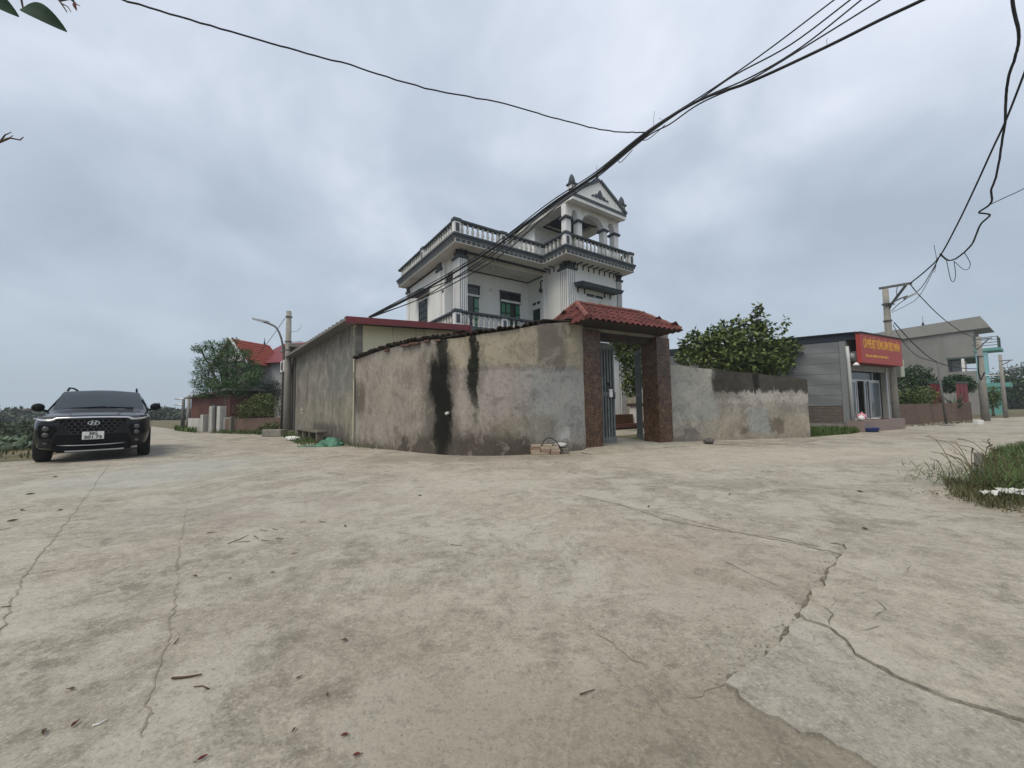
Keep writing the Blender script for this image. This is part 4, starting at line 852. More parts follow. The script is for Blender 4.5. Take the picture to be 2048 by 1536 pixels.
tree('bushy_tree', (8.9, 14.9, 0), TB, 5600, .185, M['leafA'], 'bushy dark green tree rising behind the low mouldy wall', trunk_r=.11, lw=.62, limbs=14)
# courtyard tree seen through the gateway
TB = [bl(1255, 700, 15.4, .55, .6), bl(1270, 745, 15.4, .55, .6), bl(1245, 680, 15.3, .45, .35), bl(1285, 690, 15.6, .5, .6), bl(1262, 775, 15.5, .35, .35), bl(1233, 672, 15.2, .2, .2)]
tree('courtyard_tree', (5.15, 15.6, .09), TB, 4200, .14, M['leafA'], 'slim leafy tree in the courtyard seen through the gateway', trunk_r=.06, lw=.6, limbs=6)
yw = MB().box(-2.4, 2.4, -.1, .1, 0, 1.5).build('yard_wall', rough_mat('cream_yard_wall', (.46, .43, .33), (.52, .49, .38), 2, .9, (.20, .18, .12), 1.6, .2)); yw.location = (8.0, 20.6, .085); yw.rotation_euler.z = R(14); tag(yw, 'stained cream courtyard wall seen through the gateway beside the house', 'wall', kind='thing')

# ================================================================== CAFE
FA = R(28); CS = .715; W0 = Vector((17.05*CS, 19.5*CS, .30))
cafe = empty('cafe', W0, FA, 'single storey grey panelled cafe with red front sign and glass doors', 'cafe'); cafe.scale = (CS, CS, CS)
CH = 4.62; wl = Vector((math.cos(R(116.6)), math.sin(R(116.6)), 0)); CL = 9.6; FW_ = 4.75
k = NT('grey_panel'); v = k.co(); n1 = k.noise(k.map(v, (1, 1, 1), (0, 0, 0), (0, R(35), R(20))), 1.1, 2, .4, .6)
wv = k.n('ShaderNodeTexWave'); wv.inputs['Scale'].default_value = .55; wv.inputs['Distortion'].default_value = 3.5; wv.inputs['Detail'].default_value = 1; k.l(k.map(v, (1, 1, 1), (0, 0, 0), (R(20), R(40), 0)), wv.inputs[0])
col = k.mix(k.mr(wv.outputs['Fac'], .2, .85), (.15, .158, .165), (.20, .208, .213)); col = k.mix(k.mr(n1, .4, .7, 0, .5), col, (.135, .142, .152)); M['panel'] = k.fin(col, .45, 0, .4)
M['navytrim'] = plain('navy_trim', (.022, .032, .045), .5); M['alu'] = plain('aluminium', (.52, .54, .55), .4, .4); M['signred'] = plain('sign_red', (.38, .06, .05), .5, 0, .3, .1, 2); M['signyel'] = plain('sign_yellow', (.72, .40, .06), .6)
M['beige'] = rough_mat('beige_render', (.24, .24, .21), (.28, .275, .245), 2, .85, None)
k = NT('brick_courses'); br = k.n('ShaderNodeTexBrick'); br.inputs['Scale'].default_value = 1.0; br.inputs['Brick Width'].default_value = .22; br.inputs['Row Height'].default_value = .078; br.inputs['Mortar Size'].default_value = .012
br.inputs['Color1'].default_value = (.19, .15, .125, 1); br.inputs['Color2'].default_value = (.13, .11, .095, 1); br.inputs['Mortar'].default_value = (.06, .055, .05, 1); k.l(k.co('UV'), br.inputs['Vector']); k.bump(br.outputs['Fac'], -.5, .01); M['brickuv'] = k.fin(br.outputs['Color'], .92, 0, .15)
def uvbox(o, mode):
    me = o.data; ul = me.uv_layers.new(name='UVMap')
    for l in me.loops:
        c = me.vertices[l.vertex_index].co; ul.data[l.index].uv = mode(c)
    return o
def side(t, off_, z): p = wl*t+Vector((-wl.y, wl.x, 0))*(off_); return (p.x, p.y, z)    # off_>0 outward (left)
def sbox(t0, t1, o0, o1, z0, z1):
    return MB().add([side(t0, o0, z0), side(t1, o0, z0), side(t1, o1, z0), side(t0, o1, z0), side(t0, o0, z1), side(t1, o0, z1), side(t1, o1, z1), side(t0, o1, z1)], [(0, 1, 2, 3), (7, 6, 5, 4), (4, 5, 1, 0), (5, 6, 2, 1), (6, 7, 3, 2), (7, 4, 0, 3)])
sbox(.0, CL, -.2, -.004, -.42, .0).build('plinth', M['concrete'], cafe); bs = sbox(.0, CL, -.2, .0, 0, .88).build('brick_base', M['brickuv'], cafe); uvbox(bs, lambda c: (Vector((c.x, c.y, 0)).dot(wl), c.z))
sw = sbox(.05, CL, -.2, -.02, .885, CH-.4).build('side_wall', plain('joint_grey', (.07, .075, .08), .7), cafe)
nrow = 6; hh = (CH-.42-.89)/nrow
for i in range(nrow): sbox(.28, CL-.02, -.018, .012, .89+i*hh+.007, .89+(i+1)*hh-.007).build('panel', M['panel'], sw)
sbox(.02, .27, -.018, .03, .0, CH-.42).build('corner_trim', plain('grey_trim', (.19, .2, .205), .5), cafe)
sbox(-.45, CL, -.3, .05, CH-.398, CH).build('roof_fascia', M['navytrim'], cafe)
rl = MB().add([(-.05, -.4, CH-.06), (FW_+.25, -.4, CH-.10), (FW_+.2+wl.x*CL, wl.y*CL, CH-.10), (wl.x*CL, wl.y*CL, CH-.06), (-.05, -.4, CH-.03), (FW_+.25, -.4, CH-.07), (FW_+.2+wl.x*CL, wl.y*CL, CH-.07), (wl.x*CL, wl.y*CL, CH-.03)], [(3, 2, 1, 0), (4, 5, 6, 7), (0, 1, 5, 4), (1, 2, 6, 5), (2, 3, 7, 6), (3, 0, 4, 7)]).build('roof', M['navytrim'], cafe)
# front
cb = lambda *a: MB().box(*a)
cb(.0, FW_, -.001, .2, 2.70, CH-.11).build('front_lintel', M['beige'], cafe); cb(FW_-.32, FW_+.12, -.03, .2, 0, 4.2).build('front_pier', M['beige'], cafe); cb(.06, .28, -.02, .2, 0, 2.699).build('front_pier', M['beige'], cafe)
cb(-.1, FW_+.1, -.55, .4, -.40, .14).build('front_step', plain('pink_step', (.27, .21, .19), .8), cafe)
dr = cb(.28, FW_-.32, .30, .34, 2.28, 2.69).build('transom', M['glassd'], cafe)
for x in (.28, 1.1, 3.6): cb(x, x+.05, .27, .31, 2.28, 2.69).build('frame', M['alu'], dr)
cb(.28, FW_-.32, .26, .32, 2.2, 2.28).build('frame', M['alu'], dr)
M['glassc'] = plain('cafe_glass', (.10, .12, .135), .06, 0, .8, .4, 1.2)
def slide(x0, x1, y):
    p = cb(x0, x1, y, y+.012, .2, 2.2).build('glass_door', M['glassc'], cafe)
    for a_, b_ in ((x0-.02, x0+.05), (x1-.05, x1+.02)): cb(a_, b_, y-.02, y+.03, .15, 2.2).build('door_stile', M['alu'], p)
    for z in (.145, 2.12): cb(x0+.05, x1-.05, y-.021, y+.031, z, z+.09).build('door_rail', M['alu'], p)
slide(.32, 1.40, .26); slide(1.32, 1.80, .33); slide(2.65, 3.0, .33); slide(3.1, 4.36, .26)
cb(FW_-.32, FW_-.22, -.05, .0, .14, 2.7).build('door_post', M['alu'], cafe)
cb(0.3, FW_-.35, 2.2, 2.3, .14, 2.7).build('inner_wall', plain('dim_wall', (.05, .06, .055), .9), cafe); MB().add([(FW_, .2, 0), (FW_+wl.x*CL, wl.y*CL, 0), (FW_+wl.x*CL, wl.y*CL, CH-.1), (FW_, .2, CH-.1)], [(0, 1, 2, 3)]).build('right_wall', M['beige'], cafe); MB().add([(wl.x*CL, wl.y*CL, 0), (FW_+wl.x*CL, wl.y*CL, 0), (FW_+wl.x*CL, wl.y*CL, CH-.1), (wl.x*CL, wl.y*CL, CH-.1)], [(0, 1, 2, 3)]).build('back_wall', M['beige'], cafe); cb(1.75, 2.45, 1.2, 1.7, .14, 1.05).build('counter', plain('brown_wood', (.12, .05, .02), .5), cafe)
MB().tube([(-.02, -.08, .1), (-.02, -.08, 3.2), (-.02, -.06, 3.9)], .075, 10).build('downpipe', plain('pvc_white', (.55, .57, .57), .5), cafe, True)
sg = MB().bbox(-.02, FW_+.18, -.62, -.42, 3.02, CH-.12, .01).build('sign', M['signred'], cafe); cb(-.06, FW_+.24, -.66, -.38, CH-.118, CH-.05).build('sign_cap', M['rust'], sg)
cb(.0, FW_+.1, -.42, .0, 3.0, 3.03).build('sign_underside', plain('dark_red', (.12, .03, .025), .6), sg)
MB().lathe([(.03, 0), (.12, -.1), (.13, -.16), (.02, -.17)], 12).build('spotlight', M['white'], cafe, True, (-.08, -.40, 3.05))
fr = Matrix.Translation((FW_/2+.08, -.624, 3.98)) @ Matrix.Rotation(R(90), 4, 'X')
text_part('sign_lettering', 'CÀ PHÊ BỘT ĐÔNG SÂM ĐỨC NHÂN', .62, M['signyel'], sg, fr, width=4.35, bold=.012)
sm_ = MB(); xx_ = .45; rs2 = random.Random(2)      # second line: too small to read in the photo, a row of short strokes
while xx_ < 3.1:
    w2_ = rs2.uniform(.05, .12); sm_.box(xx_, xx_+w2_, -.626, -.621, 3.34, 3.34+rs2.uniform(.07, .13)); xx_ += w2_+rs2.choice((.03, .03, .09))
sl_ = sm_.build('small_lettering', M['signyel'], sg); sl_['kind'] = 'stuff'
# air conditioner in the side bay of the sign
ac2 = empty('air_conditioner', W0+Vector((math.cos(FA)*.22+math.sin(FA)*.05, math.sin(FA)*.22-math.cos(FA)*.05, 3.14))*CS, FA-R(90), 'dark air conditioner tucked behind the red sign', 'air conditioner'); ac2.scale = (.55, .55, .6)
MB().bbox(-.12, .42, -.14, .14, 0, .58, .015).build('casing', plain('ac_grey', (.12, .12, .13), .5), ac2); MB().lathe([(.2, 0), (.2, .01), (.12, .015), (.11, .03), (.04, .035)], 16).build('fan_grille', plain('fan_grey', (.3, .3, .3), .5), ac2, True, (.15, -.145, .29)).rotation_euler = (R(90), 0, 0)
MB().box(-.15, .45, -.3, .3, -.06, -.003).build('bracket', M['rust'], ac2)
# things in front of the cafe
def at_cafe(x, y, z=0): return W0+Vector((math.cos(FA)*x-math.sin(FA)*y, math.sin(FA)*x+math.cos(FA)*y, z))*CS
M['pink'] = plain('pink_plastic', (.62, .28, .33), .4); M['bluep'] = plain('blue_plastic', (.03, .06, .22), .4)
def blob_mesh(rx, ry, rz, seed=0, amp=.12, n=16):
    rr = random.Random(seed); b = MB(); ph = [rr.uniform(0, 6) for _ in range(6)]
    for j in range(9):
        th_ = math.pi*j/8
        for i in range(n):
            a = 2*math.pi*i/n; k_ = 1+amp*(math.sin(3*a+ph[0]+j)+math.sin(2*a+ph[1]-j*1.3))*.5*math.sin(th_); b.v.append((rx*k_*math.sin(th_)*math.cos(a), ry*k_*math.sin(th_)*math.sin(a), rz*(1-math.cos(th_))))
    b.f = [(j*n+i, j*n+(i+1) % n, (j+1)*n+(i+1) % n, (j+1)*n+i) for j in range(8) for i in range(n)]; return b
o = blob_mesh(.15, .14, .13, 1).build('plastic_bag', M['pink'], None, True, at_cafe(.25, -.35, .145)); tag(o, 'knotted pink plastic bag on the cafe step', 'bag')
MB().tube([(0, 0, .24), (.02, .01, .28), (.06, .02, .30)], [.02, .035, .014], 7).build('knot', M['pink'], o, True)
o = blob_mesh(.10, .10, .09, 2).build('plastic_bag', M['white'], None, True, at_cafe(-.02, -.42, .145)); tag(o, 'small white plastic bag beside the pink bag', 'bag'); MB().tube([(0, 0, .165), (.015, 0, .2), (.035, .01, .21)], [.014, .024, .01], 7).build('knot', M['white'], o, True)
bn = MB().lathe([(.24, 0), (.29, .13), (.31, .14), (.31, .155), (.28, .155), (.23, .02), (.02, .02)], 20).build('basin', M['bluep'], None, True, Vector(G(1738, 864))); tag(bn, 'shallow blue plastic basin on the concrete before the cafe', 'basin')
o = MB().bbox(-.25, .25, -.13, .13, 0, .02, .008).build('door_mat', plain('mat_brown', (.11, .05, .045), .95), None, False, at_cafe(2.9, -.25, .145)); o.rotation_euler.z = FA; tag(o, 'brown door mat on the cafe step', 'mat')
o = blob_mesh(.2, .11, .03, 5, .3).build('cloth_rag', plain('rag_grey', (.5, .49, .46), .9), None, True, at_cafe(1.8, -.3, .142)); tag(o, 'crumpled pale rag on the cafe step', 'rag')

# gabled shed roof peeping over behind the gateway
nb = empty('far_shed', (8.3, 27, 0), R(24), 'pale walled shed with dark roof edge behind the gateway roof', 'shed')
MB().add([(0, 0, 0), (6, 0, 0), (6, 5, 0), (0, 5, 0), (0, 0, 6.3), (6, 0, 4.1), (6, 5, 4.1), (0, 5, 6.3)], [(0, 1, 5, 4), (1, 2, 6, 5), (2, 3, 7, 6), (3, 0, 4, 7)]).build('wall', rough_mat('pale_sheet', (.46, .46, .45), (.52, .52, .5), 2, .7, None), nb)
MB().add([(-.2, -.3, 6.36), (6.4, -.3, 3.94), (6.4, 5.3, 3.94), (-.2, 5.3, 6.36), (-.2, -.3, 6.5), (6.4, -.3, 4.08), (6.4, 5.3, 4.08), (-.2, 5.3, 6.5)], [(3, 2, 1, 0), (4, 5, 6, 7), (0, 1, 5, 4), (1, 2, 6, 5), (2, 3, 7, 6), (3, 0, 4, 7)]).build('roof', M['navytrim'], nb)

# ================================================================== GREY HOUSE WITH TURQUOISE FRONT (far right)
TA = R(35); T0 = Vector((34.6, 28.0, 0)); th_ = empty('house', T0, TA, 'unpainted grey two storey house with turquoise front and roof overhang', 'house')
M['greyren'] = rough_mat('grey_render', (.235, .233, .225), (.275, .272, .262), .8, .92, (.19, .187, .178), .4, .1); M['teal'] = plain('turquoise_paint', (.13, .33, .30), .7); M['cyan'] = plain('cyan_paint', (.24, .46, .50), .7); M['darkgr'] = plain('green_trim', (.06, .10, .085), .7)
tb = lambda *a: MB().box(*a)
# local x along the front (to the right), y back; side wall at x = 0 faces the camera
tb(.02, 3.4, 1.85, 12, 0, 6.8).build('wall', M['greyren'], th_); tb(.02, 3.4, 0.45, 1.86, 4.35, 6.8).build('upper_wall', M['greyren'], th_)
tb(.0, 3.4, .45, 1.84, 0.0, 3.25).build('lower_wall', M['greyren'], th_)
tb(.01, 7, .40, 1.9, 4.22, 4.345).build('band', M['darkgr'], th_); tb(.012, .2, 1.0, 1.15, 3.25, 4.22).build('column', M['white'], th_); tb(.006, .4, -.12, .44, 2.31, 4.64).build('front_column', M['cyan'], th_); tb(1.9, 3.4, 1.2, 1.84, 3.25, 4.22).build('inner_wall', M['white'], th_)
# pitched roof fascia: thick tilted slab
tr = MB().add([(-.15, -.35, 6.35), (3.6, -.35, 6.35), (3.6, 12.3, 5.9), (-.15, 12.3, 5.9), (-.15, .05, 7.25), (3.6, .05, 7.25), (3.6, 12.3, 6.6), (-.15, 12.3, 6.6)], [(3, 2, 1, 0), (4, 5, 6, 7), (0, 1, 5, 4), (1, 2, 6, 5), (2, 3, 7, 6), (3, 0, 4, 7)]).build('roof', rough_mat('roof_grey', (.25, .255, .24), (.29, .29, .275), 1, .8, None), th_)
tb(-.02, 3.4, .5, 12, 6.28, 6.36).build('cornice', M['darkgr'], th_)
bc = tb(-.1, 2.2, -.75, .45, 4.65, 4.85).build('balcony', M['teal'], th_)
for z in (5.05, 5.25, 5.45, 5.65): MB().tube([(-.05, .45, z), (-.05, -.65, z), (2.1, -.65, z)], .025, 6).build('rail', M['darkgr'], bc)
for x in (-.05, .8, 1.6): MB().tube([(x, -.65, 4.85), (x, -.65, 5.66)], .03, 6).build('rail_post', M['darkgr'], bc)
bc2 = tb(-.1, 2.6, -1.0, .2, 2.0, 2.3).build('balcony', M['teal'], th_); MB().tube([(-.05, .2, 2.85), (-.05, -.9, 2.85), (2.5, -.9, 2.85)], .03, 6).build('rail', M['white'], bc2)
for x in (.1,): tb(x-.1, x+.4, -.55, .19, 0, 1.99).build('front_column', M['teal'], th_)
ww = tb(-.02, .03, 3.5, 4.1, 1.7, 2.9).build('window', M['glassd'], th_); tb(-.05, .03, 3.4, 4.2, 2.9, 3.0).build('lintel', M['greyren'], ww); tb(-.045, .0, 3.5, 3.58, 1.7, 2.9).build('frame', M['white'], ww); tb(-.045, .0, 3.8, 3.85, 1.7, 2.9).build('frame', M['cyan'], ww)
MB().lathe([(.05, 0), (.09, .1), (.05, .3), (.012, .35), (.01, .9)], 8).build('lightning_rod', M['rust'], th_, True, (.3, 3.0, 7.06))
# brick garden wall with capping
gw0, gw1 = Vector((16.1, 16.75, 0)), Vector((24.6, 20.7, 0)); d_ = gw1-gw0
k = NT('brown_brick_wall'); br = k.n('ShaderNodeTexBrick'); br.inputs['Scale'].default_value = 1; br.inputs['Brick Width'].default_value = .22; br.inputs['Row Height'].default_value = .08; br.inputs['Mortar Size'].default_value = .01
br.inputs['Color1'].default_value = (.19, .12, .09, 1); br.inputs['Color2'].default_value = (.15, .10, .08, 1); br.inputs['Mortar'].default_value = (.17, .14, .12, 1); k.l(k.co('UV'), br.inputs['Vector'])
col = k.mix(k.mr(k.noise(k.map(k.co('UV'), (1.5, .6, 1)), 1.2, 6, .65), .5, .72, 0, .7), br.outputs['Color'], (.07, .06, .05)); M['brownbrick'] = k.fin(col, .92, 0, .12)
def long_wall(name, p, q, h0, h1, t, mat, label):
    n = 14; w_ = strip_wall(name, [(p.x+(q.x-p.x)*i/n, p.y+(q.y-p.y)*i/n, h0+(h1-h0)*i/n, (q-p).length*i/n) for i in range(n+1)], mat, t, None, 6, .004, None, 3); tag(w_, label, 'wall', kind='thing'); return w_
long_wall('garden_wall', gw0, gw1, .92, .98, .2, M['brownbrick'], 'low brown brick garden wall beyond the concrete pole by the cafe')
M['redsheet'] = plain('red_fence_sheet', (.17, .025, .028), .55)
for i, (px, w_) in enumerate(((1863, 1.35), (1915, 1.5))):
    f_ = empty('sheet_fence', AT(px, 812, 21.5)*1, R(24), ('red metal fence sheet behind the thin leaning post', 'red metal fence sheet beside the spiky plant')[i], 'fence'); f_.location.z = 0
    for j in range(6): MB().box(j*w_/6, (j+1)*w_/6-.015, -.02+.012*(j % 2), .0+.012*(j % 2), .1, 2.05).build('sheet', M['redsheet'], f_)
    MB().box(-.05, w_+.05, -.05, .04, 2.053, 2.13).build('top_rail', M['darkgr'], f_)
wb = MB().bbox(-.13, .13, -.1, .1, 0, .2, .01).build('white_box', M['white'], None, False, G(1957, 849)); tag(wb, 'small white box at the end of the brick garden wall', 'box')
for i, (bb, n, mt, lab) in enumerate((
    ([bl(1800, 760, 23, .7, .6), bl(1830, 752, 23, .7, .6), bl(1845, 765, 23, .6, .5)], 3000, 'leafB', 'dark round tree behind the brick garden wall beside the pole'),
    ([bl(1895, 772, 23, .5, .35), bl(1915, 764, 23, .6, .38), bl(1932, 774, 23, .4, .3)], 2600, 'leafB', 'dark round tree behind the red fence sheets'),
    ([bl(1815, 795, 19.5, .6, .35), bl(1840, 790, 19.5, .6, .4), bl(1800, 800, 19.5, .4, .3), bl(1828, 806, 19.3, .7, .25)], 2600, 'leafC', 'bright green shrub spilling over the brick garden wall'),
    ([bl(1982, 790, 25.5, .45, .5), bl(1985, 800, 25.5, .4, .5)], 1200, 'leafC', 'climbing shrub at the foot of the turquoise front'))):
    c = bb[0]; cx = sum(q[0] for q in bb)/len(bb); cy = sum(q[1] for q in bb)/len(bb)
    tree('round_tree' if i < 2 else 'shrub', (cx, cy, 0), bb, n, .16 if i < 2 else .14, M[mt], lab, 'tree' if i < 2 else 'shrub', trunk_r=.06, limbs=3)
# spiky plant behind the garden wall
ag = empty('spiky_plant', AT(1912, 830, 20.2), 0, 'spiky grey green plant with long blades behind the garden wall', 'plant'); ag.location.z = 0.0
for i in range(18):
    a = i*2.4; L = random.uniform(.8, 1.25); el = random.uniform(.5, 1.25); d = Vector((math.cos(a)*math.cos(el), math.sin(a)*math.cos(el), math.sin(el))); s_ = Vector((-math.sin(a), math.cos(a), 0))*.07
    b0 = Vector((0, 0, .55)); MB().add([b0-s_*.5, b0+s_*.5, b0+d*L*.5+s_, b0+d*L*.5-s_, b0+d*L-Vector((0, 0, .12))], [(0, 1, 2, 3), (3, 2, 4)]).build('blade', M['leafD'], ag)
MB().tube([(0, 0, 0), (0, 0, .62)], [.09, .07], 8).build('stem', M['bark'], ag)
# far trees on the right
for i, (px, py, Y, r_, h_) in enumerate(((2012, 775, 44, 1.6, 1.5), (2032, 762, 48, 2.0, 2.0), (2052, 770, 50, 2.4, 2.2), (2020, 805, 46, 1.8, 1.6), (2044, 810, 47, 2.2, 1.7), (2090, 760, 55, 3, 3))):
    p = AT(px, py, Y); tree('far_tree', (p.x, p.y, 0), [(p.x, p.y, p.z, r_, r_, h_), (p.x+r_*.6, p.y, p.z-h_*.5, r_*.7, r_*.7, h_*.6), (p.x-r_*.5, p.y, p.z-h_*.6, r_*.7, r_*.7, h_*.6)], 1500, .4, M['leafD' if i % 2 else 'leafB'], 'distant tree at the end of the road past the turquoise front', 'tree', 'distant trees past the turquoise house', .12, limbs=3)
# hedge of grass before the cafe
def grass(name, poly, n, h, mat, w_=.012, lean=.5, label=None):
    P = np.array([(p[0], p[1]) for p in poly]); lo, hi = P.min(0), P.max(0); pts = []
    def inside(q):
        c = np.zeros(len(q), bool); j = len(P)-1
        for i in range(len(P)):
            a, b_ = P[i], P[j]; cond = ((a[1] > q[:, 1]) != (b_[1] > q[:, 1])) & (q[:, 0] < (b_[0]-a[0])*(q[:, 1]-a[1])/(b_[1]-a[1]+1e-12)+a[0]); c ^= cond; j = i
        return c
    while len(pts) < n:
        q = lo+(hi-lo)*RNG.random((n*2, 2)); q = q[inside(q)]; pts = q if len(pts) == 0 else np.vstack([pts, q])
    q = pts[:n]; m = len(q); a = RNG.uniform(0, 6.283, m); H_ = h*RNG.uniform(.4, 1.2, m); ln_ = lean*H_*RNG.random(m)
    d = np.stack([np.cos(a), np.sin(a)], 1); s_ = np.stack([-np.sin(a), np.cos(a)], 1)*w_*RNG.uniform(.6, 1.4, m)[:, None]
    z0 = np.full((m, 1), .008); b0 = np.hstack([q-s_, z0]); b1 = np.hstack([q+s_, z0]); md = np.hstack([q+d*(ln_*.35)[:, None], (H_*.6)[:, None]]); tp = np.hstack([q+d*ln_[:, None], H_[:, None]])
    s3 = np.hstack([s_*.8, np.zeros((m, 1))]); V = np.stack([b0, b1, md+s3, md-s3, tp], 1).reshape(-1, 3); k_ = np.arange(m)[:, None]*5
    Q = np.vstack([k_+np.array([0, 1, 2, 3]), k_+np.array([3, 2, 4, 4])]).astype(np.int32)
    T = np.vstack([k_+np.array([0, 1, 2]), k_+np.array([0, 2, 3]), k_+np.array([3, 2, 4])])
    o = link(name, np_mesh(name, V, T), mat); tag(o, kind='stuff'); 
    if label: tag(o, label, 'grass')
    return o
M['grass'] = leaf_mat('grass_blade', (.025, .055, .012), (.10, .15, .035)); M['grass2'] = leaf_mat('dull_grass_blade', (.045, .05, .018), (.13, .125, .05))
grass('grass', [(9.3, 12.05), (11.3, 12.95), (12.15, 13.55), (12.05, 13.9), (9.7, 15.2), (9.3, 13.2)], 5000, .22, M['grass'], .014, .5, 'rank green grass along the foot of the cafe side wall')

# ================================================================== CAR
CA = R(43.5); carF = Vector((-9.70, 8.98, 0))-Vector((-math.sin(CA), math.cos(CA), 0))*.30
car = empty('car', carF, CA, 'black sport utility car with chrome grille bar facing the crossing', 'car'); car.scale = (1, 1, 1.05)
M['paint'] = NT('black_car_paint').fin((.004, .005, .008), .25, .0, .2); M['paint'].node_tree.nodes['Principled BSDF'].inputs['Coat Weight'].default_value = .5; M['paint'].node_tree.nodes['Principled BSDF'].inputs['Coat Roughness'].default_value = .06
M['chrome'] = plain('chrome', (.72, .74, .76), .16, .9); M['cglass'] = NT('car_glass').fin((.022, .03, .036), .04, 0, 1.0); M['tyre'] = rough_mat('tyre', (.016, .016, .017), (.028, .027, .026), 8, .9, None); M['blackpl'] = plain('black_trim', (.006, .006, .007), .5, 0, .12); M['lamp'] = plain('lamp_glass', (.07, .07, .068), .12, 0, .6); M['silver'] = plain('silver_trim', (.42, .43, .43), .35, .6); M['rim'] = plain('alloy', (.33, .34, .35), .3, .8)
ST = [
 (0.00, (.50, .38), (.62, .42), (.70, .62), (.70, .80), (.66, .91), (.44, .955), .968),
 (0.07, (.70, .29), (.79, .37), (.825, .62), (.815, .82), (.77, .94), (.50, .985), .998),
 (0.22, (.80, .25), (.875, .36), (.905, .63), (.895, .85), (.84, .97), (.55, 1.02), 1.035),
 (0.48, (.82, .24), (.905, .37), (.935, .64), (.925, .87), (.87, 1.00), (.58, 1.055), 1.07),
 (0.56, (.80, .40), (.905, .52), (.94, .68), (.928, .88), (.873, 1.005), (.59, 1.06), 1.075),
 (0.72, (.72, .68), (.91, .72), (.945, .78), (.93, .89), (.876, 1.012), (.60, 1.07), 1.085),
 (1.14, (.72, .68), (.915, .72), (.945, .78), (.934, .90), (.88, 1.03), (.63, 1.09), 1.11),
 (1.30, (.80, .40), (.91, .52), (.945, .70), (.936, .90), (.885, 1.04), (.66, 1.105), 1.125),
 (1.42, (.84, .25), (.92, .36), (.945, .68), (.938, .91), (.89, 1.05), (.78, 1.125), 1.14),
 (1.50, (.84, .24), (.92, .36), (.945, .68), (.938, .91), (.893, 1.06), (.79, 1.17), 1.185),
 (1.82, (.84, .24), (.92, .36), (.945, .68), (.938, .92), (.90, 1.08), (.75, 1.38), 1.415),
 (2.14, (.84, .24), (.92, .36), (.945, .68), (.938, .93), (.90, 1.09), (.71, 1.57), 1.61),
 (2.30, (.84, .24), (.92, .36), (.945, .68), (.938, .93), (.90, 1.09), (.70, 1.60), 1.645),
 (3.00, (.84, .24), (.92, .36), (.945, .68), (.938, .93), (.90, 1.10), (.69, 1.63), 1.68),
 (3.30, (.80, .40), (.91, .52), (.945, .70), (.938, .93), (.90, 1.11), (.69, 1.63), 1.68),
 (3.50, (.72, .68), (.91, .72), (.945, .78), (.938, .94), (.90, 1.12), (.68, 1.62), 1.67),
 (3.95, (.72, .68), (.91, .72), (.94, .78), (.935, .94), (.89, 1.12), (.67, 1.60), 1.65),
 (4.15, (.80, .40), (.90, .52), (.93, .70), (.925, .94), (.88, 1.12), (.60, 1.57), 1.62),
 (4.55, (.78, .30), (.87, .42), (.90, .70), (.89, .94), (.84, 1.11), (.58, 1.40), 1.44),
 (4.74, (.70, .36), (.80, .48), (.83, .72), (.82, .92), (.76, 1.04), (.50, 1.10), 1.12)]
bm = MB(); ring = 14
for (y, p1, p2, p3, p4, p5, p6, zt) in ST:
    half = [p1, p2, p3, p4, p5, p6]; row = [(0, y, p1[1])]+[(x, y, z) for x, z in half]+[(0, y, zt)]+[(-x, y, z) for x, z in reversed(half)]; bm.v += row
n = len(ST)
for i in range(n-1):
    for k_ in range(ring): a, b_ = i*ring+k_, i*ring+(k_+1) % ring; bm.f.append((a, a+ring, b_+ring, b_))
bm.f.append(tuple(range(ring))); bm.f.append(tuple((n-1)*ring+k_ for k_ in reversed(range(ring))))
body = bm.build('body', M['paint'], car, True); ss = body.modifiers.new('s', 'SUBSURF'); ss.levels = 2; ss.render_levels = 2
def patch(name, rows, mat, parent=car, smooth=True):
    b = MB(); w_ = len(rows[0]); b.v = [tuple(p) for r_ in rows for p in r_]; b.f = [(i*w_+j, i*w_+j+1, (i+1)*w_+j+1, (i+1)*w_+j) for i in range(len(rows)-1) for j in range(w_-1)]; return b.build(name, mat, parent, smooth)
xs = [-1, -.66, -.33, 0, .33, .66, 1]
patch('windshield', [[(x*w_, y+.05*x*x, z-.035*x*x) for x in xs] for y, z, w_ in ((1.455, 1.178, .79), (1.60, 1.285, .775), (1.80, 1.425, .745), (2.0, 1.555, .71), (2.09, 1.605, .685))], M['cglass'])
